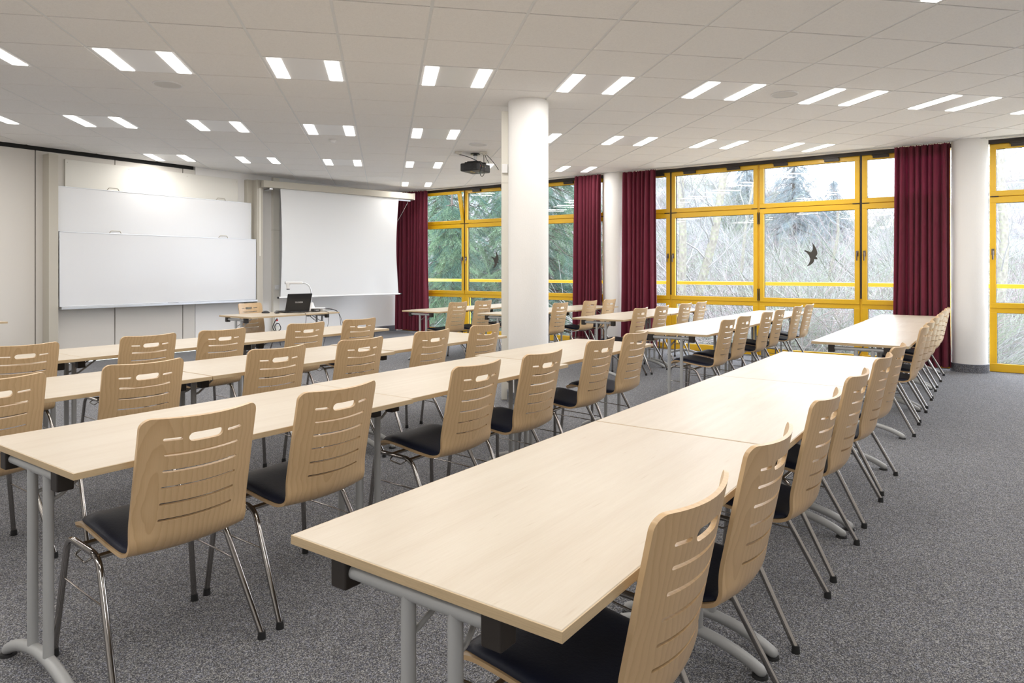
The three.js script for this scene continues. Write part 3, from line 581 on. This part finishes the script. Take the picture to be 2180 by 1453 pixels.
  for (let j = 0; j < K; j++) for (let i = 0; i < N; i++) { const a = j * (N + 1) + i, b = a + N + 1; idx.push(a, a + 1, b, b, a + 1, b + 1); }
  const fg = new THREE.BufferGeometry(); fg.setAttribute('position', new THREE.Float32BufferAttribute(pos, 3)); fg.setAttribute('uv', new THREE.Float32BufferAttribute(uv, 2)); fg.setIndex(idx); fg.computeVertexNormals();
  const fm = M.screen.clone(); fm.side = THREE.DoubleSide;
  mesh('fabric', fg, fm, ps);
  mesh('bottom_bar', cyl([0.29, 0.824, 0.01], [2.79, 0.836, 0.01], 0.0155, 0.0155, 14), M.white, ps);
  for (const [x, y] of [[0.265, 0.824], [2.79, 0.836]]) mesh('bar_cap', cyl([x, y, 0.01], [x + 0.025, y, 0.01], 0.0175, 0.0175, 14), M.black, ps);
  mesh('pull_cord', tube([[2.74, 2.28, 0.0], [2.88, 2.5, 0], [3.03, CY - 0.06, -0.02]], 0.0022, 12, 5), M.grey, ps);

  const du = thing('wall_duct', 'narrow vertical white cable duct on the wall behind the screen case', 'cable duct');
  mesh('body', rspan(7.47, 7.6, 0.13, 2.96, ZF + 0.002, ZF + 0.06, 0.003), M.creamPale, du); mesh('joint', span(7.469, 7.601, 2.02, 2.026, ZF + 0.002, ZF + 0.0615), M.cream, du);
  const plate = (name, label, x, y, h, dots) => { const p = thing(name, label, 'socket', [x, y, ZF + 0.061]); mesh('plate', rbox(0.082, h, 0.014, 0.004, 0, 0, 0.007), M.white, p); for (const [dx, dy, m, r] of dots) mesh('insert', rbox(r * 2, r * 1.6, 0.006, 0.002, dx, dy, 0.016), m, p); };
  const red = std([0.55, 0.03, 0.03], 0.5);
  plate('light_switch', 'white wall switch with a red lamp beside the screen edge', 7.535, 1.0, 0.085, [[0, 0, M.white, 0.025], [0.01, 0.005, red, 0.006]]);
  plate('wall_socket', 'white double wall socket with a red label behind the laptop table', 7.535, 0.42, 0.22, [[0, 0.06, M.black, 0.018], [0, -0.01, red, 0.022], [0, -0.07, M.grey, 0.018]]);
}

// ---------------------------------------------------------------- things on the laptop table
{
  const font = await new FontLoader().loadAsync('fonts/droid/droid_sans_bold.typeface.json');
  const H = 0.7205;
  const lap = thing('laptop', 'open black laptop seen from behind its lid', 'laptop', [5.975, H, -7.89], -0.10);
  mesh('base', rbox(0.375, 0.022, 0.25, 0.006, 0, 0.0115, -0.125), M.black, lap);
  mesh('keyboard', box(0.33, 0.003, 0.11, 0, 0.0236, -0.10), M.rubber, lap);
  const lid = new THREE.Group(); lid.name = 'lid'; lid.position.set(0, 0.02, 0.0); lid.rotation.x = 0.30; lap.add(lid);
  mesh('lid_shell', rbox(0.375, 0.25, 0.012, 0.005, 0, 0.127, 0.0), M.black, lid);
  mesh('display', box(0.345, 0.2, 0.002, 0, 0.13, -0.0066), std([0.01, 0.011, 0.013], 0.15), lid);
  const tg = new TextGeometry('TOSHIBA', { font, size: 0.021, depth: 0.0008, curveSegments: 3 }); tg.computeBoundingBox(); tg.translate(-tg.boundingBox.max.x / 2, 0.118, 0.006);
  mesh('lettering', tg, std([0.55, 0.56, 0.58], 0.35, { metalness: 0.6 }), lid);
  const mo = thing('computer_mouse', 'black computer mouse beside the laptop', 'mouse', [5.62, H, -8.1], 0.5);
  mesh('body', new THREE.SphereGeometry(1, 20, 14, 0, Math.PI * 2, 0, Math.PI / 2).scale(0.032, 0.034, 0.058), M.black, mo); mesh('wheel', cyl([-0.003, 0.031, -0.025], [0.003, 0.031, -0.025], 0.007), M.grey, mo);
  const rc = thing('remote_control', 'flat black remote control between the mouse and the laptop', 'remote', [5.71, H, -7.98], -0.5);
  mesh('body', rbox(0.05, 0.018, 0.16, 0.006, 0, 0.0095, 0), M.black, rc); mesh('button', merge([-0.05, -0.03, -0.01, 0.01].map(z => rbox(0.012, 0.004, 0.008, 0.001, 0, 0.019, z))), M.grey, rc);
  // document camera: arm reaches across the table
  const dc = thing('document_camera', 'white gooseneck document camera on the laptop table', 'camera', [6.335, H, -8.02], TH - Math.PI / 2);
  mesh('base', rbox(0.24, 0.045, 0.14, 0.012, 0.05, 0.0235, 0), M.white, dc);
  mesh('neck_socket', new THREE.CylinderGeometry(0.028, 0.052, 0.075, 24).translate(-0.02, 0.082, 0), M.white, dc);
  mesh('stem', cyl([-0.02, 0.11, 0], [-0.02, 0.24, 0], 0.0135, 0.0125, 14), M.alu, dc);
  mesh('gooseneck', tube([[-0.02, 0.235, 0], [-0.022, 0.29, 0], [-0.05, 0.36, 0], [-0.10, 0.395, 0], [-0.15, 0.398, 0]], 0.0085, 28, 10), M.alu, dc);
  mesh('head', rbox(0.25, 0.036, 0.04, 0.012, -0.265, 0.402, 0), M.white, dc);
  mesh('lens_barrel', new THREE.CylinderGeometry(0.03, 0.024, 0.075, 20).translate(-0.35, 0.355, 0), M.white, dc);
  mesh('lens', new THREE.CylinderGeometry(0.023, 0.023, 0.014, 20).translate(-0.35, 0.312, 0), M.black, dc);
  mesh('end_cap', cyl([-0.388, 0.402, 0], [-0.396, 0.402, 0.004], 0.02, 0.019, 20), std([0.09, 0.09, 0.09], 0.4), dc);
  const sb = thing('switch_box', 'small dark grey connection box beside the document camera', 'box', [6.24, H, -7.83], -0.1);
  mesh('body', rbox(0.11, 0.042, 0.08, 0.008, 0, 0.0215, 0), std([0.045, 0.042, 0.04], 0.4), sb); mesh('front_plate', box(0.05, 0.012, 0.002, 0, 0.022, 0.0405), M.grey, sb);
  const cable = (label, pts, r = 0.0035) => { const c = mesh('cable', tube(pts, r, 40, 6), M.rubber); c.name = numbered('cable'); scene.add(c); tag(c, label, 'cable', 'black cables at the laptop table'); };
  cable('black cable hanging from the document camera over the table end', [[6.315, 0.75, -7.905], [6.40, 0.75, -7.72], [6.47, 0.70, -7.62], [6.5, 0.4, -7.58], [6.56, 0.1, -7.62], [6.7, 0.006, -7.9]]);
  cable('second black cable drooping from the document camera base', [[6.342, 0.75, -7.878], [6.45, 0.75, -7.74], [6.53, 0.66, -7.66], [6.6, 0.35, -7.62], [6.72, 0.08, -7.7], [6.9, 0.006, -8.1]]);
  cable('thin black laptop cable looping over the table edge', [[5.9, 0.727, -7.86], [5.87, 0.733, -7.7], [5.85, 0.73, -7.56], [5.845, 0.68, -7.53], [5.84, 0.52, -7.54], [5.86, 0.2, -7.6], [5.95, 0.006, -7.8]], 0.003);
  cable('black laptop charger lead bowing over the table edge', [[6.13, 0.727, -7.86], [6.2, 0.735, -7.68], [6.22, 0.73, -7.56], [6.225, 0.68, -7.53], [6.2, 0.45, -7.55], [6.1, 0.1, -7.6], [6.0, 0.006, -7.8]], 0.003);
  cable('black coiled cable hanging below the wall socket', [[7.52, 0.44, -10.5], [7.42, 0.40, -10.42], [7.36, 0.30, -10.4], [7.42, 0.22, -10.4], [7.54, 0.26, -10.42], [7.5, 0.36, -10.44], [7.4, 0.30, -10.4], [7.42, 0.12, -10.3], [7.3, 0.008, -10.1]], 0.008);
}

// ---------------------------------------------------------------- ceiling projector
{
  const p = thing('projector', 'black projector hanging from the ceiling on a short silver pole', 'projector', [7.69, YC, -6.111], 0.15);
  const body = std([0.020, 0.020, 0.022], 0.45);
  mesh('ceiling_plate', merge([new THREE.CylinderGeometry(0.07, 0.07, 0.012, 24).translate(0, -0.007, 0), new THREE.CylinderGeometry(0.03, 0.03, 0.02, 20).translate(0, -0.022, 0)]), M.black, p);
  mesh('pole', cyl([0, -0.02, 0], [0, -0.12, 0], 0.022, 0.022, 20), M.alu, p);
  mesh('bracket', merge([rbox(0.2, 0.02, 0.16, 0.005, 0, -0.127, 0), rbox(0.03, 0.03, 0.26, 0.004, -0.07, -0.14, 0), rbox(0.03, 0.03, 0.26, 0.004, 0.07, -0.14, 0)]), M.black, p);
  const housing = mesh('housing', rbox(0.36, 0.115, 0.30, 0.02, 0, -0.21, 0, 3), body, p);
  mesh('top_cover', rbox(0.30, 0.02, 0.24, 0.008, 0, -0.158, 0), body, housing);
  mesh('lens', merge([cyl([0.08, -0.205, -0.14], [0.08, -0.205, -0.175], 0.042, 0.038, 24)]), M.black, p);
  mesh('vent', merge([0, 1, 2, 3, 4].map(k => box(0.003, 0.012, 0.16, -0.181, -0.245 + k * 0.018, -0.01))), M.rubber, p);
  mesh('intake', box(0.003, 0.07, 0.08, -0.1805, -0.205, 0.08), M.rubber, p);
  const pr = rng(4), cols = [[0.5, 0.05, 0.05], [0.05, 0.12, 0.5], [0.6, 0.45, 0.05], [0.1, 0.1, 0.6], [0.5, 0.5, 0.5]];
  cols.forEach((c, k) => mesh('connector', cyl([-0.12 + k * 0.035, -0.2 - 0.02 * (k % 2), 0.149], [-0.12 + k * 0.035, -0.2 - 0.02 * (k % 2), 0.153], 0.007, 0.007, 10), std(c, 0.4), p));
  mesh('warning_label', merge([box(0.05, 0.001, 0.028, -0.07, -0.268, -0.02), box(0.03, 0.001, 0.028, 0.0, -0.268, -0.02)]), std([0.7, 0.45, 0.02], 0.5), p);
  mesh('rating_label', box(0.09, 0.001, 0.05, 0.08, -0.268, 0.02), std([0.25, 0.35, 0.36], 0.5), p);
  const plate = (u, v, label) => { const o = thing('ceiling_outlet', label, 'outlet', [u, YC, -v], GRID_TURN); mesh('plate', rbox(0.1, 0.022, 0.085, 0.005, 0, -0.012, 0), M.creamPale, o); mesh('socket', new THREE.CylinderGeometry(0.02, 0.028, 0.02, 16).translate(0.01, -0.03, 0), M.creamPale, o); };
  plate(7.42, 6.20, 'small cream power outlet on the ceiling left of the projector'); plate(7.64, 5.93, 'small cream cable outlet on the ceiling right of the projector');
  const cable = (label, pts, r = 0.0045) => { const c = mesh('projector_cable', tube(pts, r, 36, 6), M.rubber); c.name = numbered('projector_cable'); scene.add(c); tag(c, label, 'cable', 'black projector cables'); };
  const y = YC;
  cable('black power cable arching from the ceiling outlet to the projector', [[7.425, y - 0.04, -6.195], [7.45, y - 0.06, -6.12], [7.495, y - 0.11, -6.0], [7.53, y - 0.17, -5.905], [7.575, y - 0.22, -5.905], [7.60, y - 0.235, -5.928]], 0.005);
  cable('black signal cable drooping in a loop below the projector', [[7.648, y - 0.04, -5.925], [7.655, y - 0.12, -5.93], [7.665, y - 0.22, -5.935], [7.665, y - 0.31, -5.935], [7.63, y - 0.345, -5.95], [7.58, y - 0.30, -5.94], [7.585, y - 0.215, -5.925]]);
  cable('black cable bundle running to the side of the projector', [[7.664, y - 0.04, -5.915], [7.695, y - 0.09, -5.915], [7.755, y - 0.14, -5.92], [7.79, y - 0.20, -5.93], [7.77, y - 0.225, -5.925]]);
  cable('loose black cable end sticking out behind the projector', [[7.67, y - 0.04, -5.895], [7.73, y - 0.10, -5.86], [7.79, y - 0.17, -5.83], [7.83, y - 0.24, -5.8]]);
}

// ---------------------------------------------------------------- outside
const spot = (px, depth, y = 0) => { const [x, z] = toRoom((px - 1090) / 1453 * depth, depth); return [x, y, z]; };
{
  const gm = std([1, 1, 1], 0.95, { map: texture(512, 512, (x, y) => { const n = fbm(x / 20, y / 20, 71), m = hash(x, y, 72); return lerp3(lerp3([0.10, 0.11, 0.06], [0.28, 0.25, 0.18], n), [0.35, 0.33, 0.27], m * 0.4); }, { sx: 4, sy: 4 }) });
  const g = structure('ground'); mesh('soil', metric(span(11.1, 130, -1.9, -1.6, -110, 60)), gm, g);
  const P = [], I = [], UV = [], NP = 60, NZ = 26, knots = [[500, 15], [1150, 15], [1300, 12.5], [1480, 11.5], [1620, 11], [1760, 8.2], [1880, 7.0], [1990, 8.5], [2100, 12], [2800, 14]];
  const rise = px => { for (let k = 1; k < knots.length; k++) if (px <= knots[k][0]) { const f = (px - knots[k - 1][0]) / (knots[k][0] - knots[k - 1][0]); return knots[k - 1][1] + (knots[k][1] - knots[k - 1][1]) * THREE.MathUtils.smoothstep(f, 0, 1); } return 14; };
  for (let j = 0; j <= NZ; j++) for (let i = 0; i <= NP; i++) { const px = 500 + 2300 * i / NP, dz = 26 + 56 * j / NZ, [x, z] = toRoom((px - 1090) / 1453 * dz, dz); P.push(x, -1.62 + rise(px) * THREE.MathUtils.smoothstep(dz, 26, 70) + 0.9 * (fbm(x / 4, z / 4, 91) - 0.5) * Math.min(1, (dz - 26) / 8), z); UV.push(x, z); }
  for (let j = 0; j < NZ; j++) for (let i = 0; i < NP; i++) { const a = j * (NP + 1) + i, b = a + NP + 1; I.push(a, a + 1, b, b, a + 1, b + 1); }
  const hg = new THREE.BufferGeometry(); hg.setAttribute('position', new THREE.Float32BufferAttribute(P, 3)); hg.setAttribute('uv', new THREE.Float32BufferAttribute(UV, 2)); hg.setIndex(I); hg.computeVertexNormals();
  const hm = std([1, 1, 1], 0.95, { side: THREE.DoubleSide, map: texture(512, 512, (x, y) => { const n = fbm(x / 14, y / 14, 81), m = hash(x >> 1, y >> 1, 82); return lerp3(lerp3([0.115, 0.125, 0.135], [0.22, 0.222, 0.23], n), [0.28, 0.28, 0.29], m * 0.35); }, { sx: 6, sy: 6 }) });
  const hill = structure('hillside'); mesh('slope', hg, hm, hill); hill.userData.label = 'pale wooded hillside rising behind the thicket';
  const rail = thing('balcony_railing', 'yellow balcony handrail running outside the windows', 'railing');
  mesh('handrail', rspan(11.62, 11.68, 1.052, 1.112, -14, 4, 0.008), M.yellow, rail);
  for (const v of [-2.7, 0.31, 3.215, 5.72, 6.45, 9.55, 12]) mesh('post', rspan(11.63, 11.67, -1.6, 1.06, -v - 0.02, -v + 0.02, 0.004), M.yellow, rail);
  mesh('added_bounce_slab', span(11.1, 11.9, -0.35, -0.12, -14, 4), M.plaster, rail);  // unseen pale slab, added to bounce daylight up to the ceiling
}
const bark = std([1, 1, 1], 0.9, { map: barkMap });
const barkDark = std([0.075, 0.055, 0.045], 0.95), twigPale = std([0.27, 0.27, 0.265], 0.9), twigGreen = std([0.20, 0.235, 0.17], 0.9), twigRed = std([0.27, 0.225, 0.225], 0.9), budPink = phy([0.38, 0.27, 0.24], 0.9, { side: THREE.DoubleSide });
const needle = phy([0.055, 0.115, 0.085], 0.8, { side: THREE.DoubleSide }), needleFresh = phy([0.115, 0.19, 0.105], 0.8, { side: THREE.DoubleSide }), needleHazed = phy([0.20, 0.245, 0.26], 0.8, { side: THREE.DoubleSide });  // last one: distance haze painted into paler, bluer needles for the far spruces
function limb(a, b, r0, r1, sides = 5, wob = null, seg = 4) {   // tapered, slightly crooked branch
  const pos = [], uv = [], idx = [], A = V3(...a), B = V3(...b), d = B.clone().sub(A), L = d.length(), t = d.clone().normalize();
  const n = Math.abs(t.y) < 0.9 ? V3(0, 1, 0) : V3(1, 0, 0), u = n.clone().cross(t).normalize(), w = t.clone().cross(u);
  for (let k = 0; k <= seg; k++) { const f = k / seg, c = A.clone().addScaledVector(d, f), r = r0 + (r1 - r0) * f; if (wob && k && k < seg) c.add(wob[k - 1]);
    for (let i = 0; i <= sides; i++) { const an = i / sides * Math.PI * 2; const p = c.clone().addScaledVector(u, Math.cos(an) * r).addScaledVector(w, Math.sin(an) * r); pos.push(p.x, p.y, p.z); uv.push(i / sides, f * L * 2); } }
  for (let k = 0; k < seg; k++) for (let i = 0; i < sides; i++) { const p = k * (sides + 1) + i, q = p + sides + 1; idx.push(p, p + 1, q, q, p + 1, q + 1); }
  const g = new THREE.BufferGeometry(); g.setAttribute('position', new THREE.Float32BufferAttribute(pos, 3)); g.setAttribute('uv', new THREE.Float32BufferAttribute(uv, 2)); g.setIndex(idx); g.computeVertexNormals(); return g;
}
function grow(out, a, dir, len, r, depth, rand, sides, droop) {
  const b = a.clone().addScaledVector(dir, len), wob = [0, 1, 2].map(() => V3(rand() - 0.5, rand() - 0.5, rand() - 0.5).multiplyScalar(len * 0.07));
  out.push(limb(a.toArray(), b.toArray(), r, r * 0.62, sides, wob, 4));
  if (depth <= 0) return;
  const n = 2 + Math.floor(rand() * 2.2);
  for (let k = 0; k < n; k++) {
    const f = k === 0 ? 1 : 0.35 + 0.6 * rand(), p = a.clone().addScaledVector(dir, len * f), spread = k === 0 ? 0.25 : 0.75;
    const nd = dir.clone().add(V3(rand() - 0.5, rand() - 0.5 - droop, rand() - 0.5).multiplyScalar(spread * 2)).normalize();
    grow(out, p, nd, len * (0.58 + 0.22 * rand()), Math.max(0.0035, r * (k === 0 ? 0.62 : 0.42)), depth - 1, rand, Math.max(3, sides - 1), droop);
  }
}
const crownGroup = 'bare trees outside the windows';
function bareTree(name, label, p, stems, seed, depth, mat) {
  const rand = rng(seed), t = thing(name, label, 'tree', p, 0, crownGroup), trunk = [], crown = [];
  for (const [dx, dz, h, lean, az, r] of stems) {
    const dir = V3(Math.cos(az) * lean, 1, Math.sin(az) * lean).normalize(), a = V3(dx, 0, dz), b = a.clone().addScaledVector(dir, h);
    trunk.push(limb(a.toArray(), b.toArray(), r, r * 0.55, 10, [0, 1, 2].map(() => V3(rand() - 0.5, 0, rand() - 0.5).multiplyScalar(0.25)), 4));
    for (let k = 0; k < 13; k++) { const f = 0.3 + 0.7 * k / 12, q = a.clone().addScaledVector(dir, h * f), an = rand() * 6.283; grow(crown, q, V3(Math.cos(an), 0.8 + rand() * 0.8, Math.sin(an)).normalize(), 0.7 + 0.7 * rand(), r * 0.17, depth, rand, 5, 0.0); }
  }
  mesh('trunk', mergeGeometries(trunk), bark, t); mesh('branches', mergeGeometries(crown), mat, t); return t;
}
// a spray of spruce twigs: stem with side twigs, each carrying rows of needles
function sprayGeometry(seed) {
  const rand = rng(seed), pos = [], idx = [];
  const tri = (a, b, c) => { const k = pos.length / 3; pos.push(...a, ...b, ...c); idx.push(k, k + 1, k + 2); };
  const twig = (a, dir, len) => { const n = Math.round(len / 0.016); for (let k = 0; k < n; k++) { const f = k / n, p = a.clone().addScaledVector(dir, len * f); for (let s = 0; s < 3; s++) { const nd = V3(rand() - 0.5, rand() - 0.3, rand() - 0.5).normalize().multiplyScalar(0.75).add(dir).normalize(), l = 0.024 + 0.014 * rand(), w = V3(rand() - 0.5, rand() - 0.5, rand() - 0.5).normalize().multiplyScalar(0.0042); const e = p.clone().addScaledVector(nd, l); tri(p.clone().add(w).toArray(), p.clone().sub(w).toArray(), e.toArray()); } } };
  const main = V3(1, -0.12, 0).normalize(); twig(V3(0, 0, 0), main, 0.62);
  for (let k = 1; k < 11; k++) for (const s of [-1, 1]) twig(main.clone().multiplyScalar(0.055 * k), V3(0.75, -0.25 - 0.25 * rand(), s * (0.6 + 0.2 * rand())).normalize(), 0.30 * (1 - k / 13) + 0.05);
  const g = new THREE.BufferGeometry(); g.setAttribute('position', new THREE.Float32BufferAttribute(pos, 3)); g.setIndex(idx); g.computeVertexNormals(); return g;
}
const sprays = [sprayGeometry(1), sprayGeometry(2)];
function spruce(label, p, H, R, seed, low = 0.4, blue = false) {  // blue picks the needles that have distance haze in their colour
  const rand = rng(seed), t = thing('spruce_tree', label, 'tree', p, 0, 'spruce trees outside the windows');
  mesh('trunk', limb([0, 0, 0], [0, H, 0], 0.05 + H * 0.016, 0.02, 10, null, 4), barkDark, t);
  const wood = [], M4 = [[], []], q = new THREE.Quaternion(), m = new THREE.Matrix4();
  for (let y = low; y < H - 0.2; y += 0.30 + 0.08 * rand()) {
    const reach = R * Math.pow(1 - y / H, 0.8), n = 7 + Math.floor(rand() * 3), a0 = rand() * 6.28;
    for (let k = 0; k < n; k++) {
      const az = a0 + k / n * 6.283 + (rand() - 0.5) * 0.5, L = reach * (0.75 + 0.4 * rand()), dr = -0.28 - 0.25 * rand();
      const at0 = V3(0, y, 0), dir = V3(Math.cos(az), dr * 0.8, Math.sin(az)).normalize();
      wood.push(limb(at0.toArray(), at0.clone().addScaledVector(dir, L).toArray(), 0.018, 0.005, 4, null, 2));
      for (let f = 0.18; f < 1.02; f += 0.16 / Math.max(0.5, L / 1.6)) {
        const pnt = at0.clone().addScaledVector(dir, L * f), e = new THREE.Euler((rand() - 0.5) * 0.7, -az + (rand() - 0.5) * 1.5, -0.35 - 0.75 * rand(), 'YXZ');
        m.compose(pnt, q.setFromEuler(e), V3(1, 1, 1).multiplyScalar(0.75 + 0.6 * rand())); M4[rand() < 0.5 ? 0 : 1].push(m.clone());
      }
    }
  }
  mesh('branches', mergeGeometries(wood), barkDark, t);
  M4.forEach((list, k) => { const im = new THREE.InstancedMesh(sprays[k], blue ? needleHazed : k ? needleFresh : needle, list.length); list.forEach((mm, i) => im.setMatrixAt(i, mm)); im.name = 'needles'; im.userData.kind = 'stuff'; t.add(im); });
}
spruce('dense spruce with dangling twigs outside the tilted-open window', spot(946, 22.5, -1.6), 10.5, 3.2, 5, 0.3);
spruce('younger spruce with pale tips in front of the trunk outside', spot(962, 18.6, -1.6), 5.2, 1.25, 9, 0.2);
spruce('tall spruce behind the pane with the swallow sticker', spot(1078, 31, -1.6), 14, 3.3, 17, 0.3);
spruce('spruce whose long branches reach beside the narrow curtain', spot(1160, 22, -1.6), 11, 2.9, 23, 0.3);
spruce('farther spruce with haze-tinted needles rising above the bare thicket', spot(1690, 44, -1.6), 12.5, 3.8, 31, 1.5, true);
spruce('second farther spruce with haze-tinted needles rising above the bare thicket', spot(1590, 50, -1.6), 12, 3.6, 37, 1.5, true);
spruce('third farther spruce with haze-tinted needles rising above the bare thicket', spot(1775, 52, -1.6), 10, 3.2, 43, 1.5, true);

bareTree('bare_tree', 'mossy two-stemmed bare tree leaning across the window beside the curtain', spot(1437, 19, -1.6), [[0, 0, 8, 0.26, 0.953, 0.15], [-0.2, 0.1, 8, 0.04, 0.953, 0.13]], 61, 3, twigPale);
bareTree('bare_tree', 'slender bare tree in the thicket before the swallow pane', spot(1560, 24, -1.6), [[0, 0, 6, 0.12, 1.0, 0.07]], 62, 3, twigPale);
bareTree('bare_tree', 'bare tree with wide thin branches against the white sky', spot(1765, 26, -1.6), [[0, 0, 5.6, 0.1, 2.4, 0.08]], 63, 3, twigRed);
bareTree('bare_tree', 'bare tree beyond the widest curtain', spot(1880, 22, -1.6), [[0, 0, 4.6, 0.12, 0.5, 0.06]], 64, 3, twigPale);
bareTree('bare_tree', 'straight-trunked bare tree seen beyond the last column', spot(2128, 18, -1.6), [[0, 0, 7.5, 0.03, 0.5, 0.14]], 65, 3, twigPale);
bareTree('bare_tree', 'distant bare tree behind the last column', spot(2060, 27, -1.6), [[0, 0, 7, 0.05, 1.5, 0.1]], 66, 3, twigPale);
bareTree('bare_tree', 'bare tree between the spruces and the column', spot(1250, 33, -1.6), [[0, 0, 7, 0.05, 1.5, 0.1]], 67, 3, twigPale);
// thicket of thin winter shrubs: clumps of arching twigs nobody could count
function clump(seed, n, len) {
  const rand = rng(seed), out = [];
  for (let k = 0; k < n; k++) {
    const az = rand() * 6.283, tilt = 0.15 + rand() * 0.75, L = len * (0.55 + 0.6 * rand()), r = 0.0045 + 0.006 * rand();
    let p = V3((rand() - 0.5) * 0.5, 0, (rand() - 0.5) * 0.5), d = V3(Math.cos(az) * tilt, 1, Math.sin(az) * tilt).normalize();
    for (let s = 0; s < 4; s++) {
      const nx = p.clone().addScaledVector(d, L / 4); out.push(limb(p.toArray(), nx.toArray(), r * (1 - s * 0.2), r * (0.8 - s * 0.2), 3, null, 1));
      if (s) for (let b = 0; b < 2; b++) { const sd = d.clone().add(V3(rand() - 0.5, rand() - 0.4, rand() - 0.5).multiplyScalar(1.5)).normalize(); out.push(limb(p.toArray(), p.clone().addScaledVector(sd, L * (0.15 + 0.2 * rand())).toArray(), r * 0.5, r * 0.25, 3, null, 1)); }
      p = nx; d = d.clone().add(V3(Math.cos(az) * 0.12, -0.12 - 0.12 * rand(), Math.sin(az) * 0.12)).add(V3(rand() - 0.5, rand() - 0.5, rand() - 0.5).multiplyScalar(0.3)).normalize();
    }
  }
  return mergeGeometries(out);
}
{
  const kinds = [clump(201, 34, 2.6), clump(202, 30, 3.2), clump(203, 40, 1.8)], mats = [twigPale, twigGreen, twigRed];
  const t = thing('shrub_thicket', 'tangled thicket of bare winter shrubs outside the windows', 'shrubs'); t.userData.kind = 'stuff';
  const rand = rng(88), lists = [[], [], [], [], [], [], [], [], []], m = new THREE.Matrix4(), q = new THREE.Quaternion();
  const put = (px, depth, s) => { const [x, , z] = spot(px, depth); m.compose(V3(x, -1.65, z), q.setFromEuler(new THREE.Euler(0, rand() * 6.28, 0)), V3(s * (0.9 + 0.3 * rand()), s, s * (0.9 + 0.3 * rand()))); lists[Math.floor(rand() * 9)].push(m.clone()); };
  for (let k = 0; k < 330; k++) { const dp = 14.5 + 16 * Math.pow(rand(), 1.2); put(1330 + 900 * rand(), dp, 0.75 + 0.55 * rand() + (dp > 22 ? 0.35 : 0)); }
  for (let k = 0; k < 90; k++) put(870 + 420 * rand(), 19 + 14 * rand(), 0.7 + 0.5 * rand());
  for (let k = 0; k < 260; k++) put(1180 + 1100 * rand(), 31 + 24 * rand(), 1.5 + 0.8 * rand());
  for (let k = 0; k < 420; k++) {                                  // the same scrub climbs the hillside
    const px = 1000 + 1500 * rand(), dz = 30 + 38 * rand(), [x, , z] = spot(px, dz), y = -1.7 + 11 * THREE.MathUtils.smoothstep(dz, 26, 70) * (px > 1700 && px < 2050 ? 0.68 : 1);
    m.compose(V3(x, y, z), q.setFromEuler(new THREE.Euler(0, rand() * 6.28, 0)), V3(1, 1, 1).multiplyScalar(1.1 + 0.7 * rand())); lists[Math.floor(rand() * 9)].push(m.clone());
  }
  lists.forEach((list, k) => { if (!list.length) return; const im = new THREE.InstancedMesh(kinds[k % 3], mats[Math.floor(k / 3)], list.length); list.forEach((mm, i) => im.setMatrixAt(i, mm)); im.name = 'twigs'; im.userData.kind = 'stuff'; t.add(im); });
}

scene.traverse(o => { if (o.isMesh) { o.castShadow = true; o.receiveShadow = true; } });
renderer.render(scene, camera);
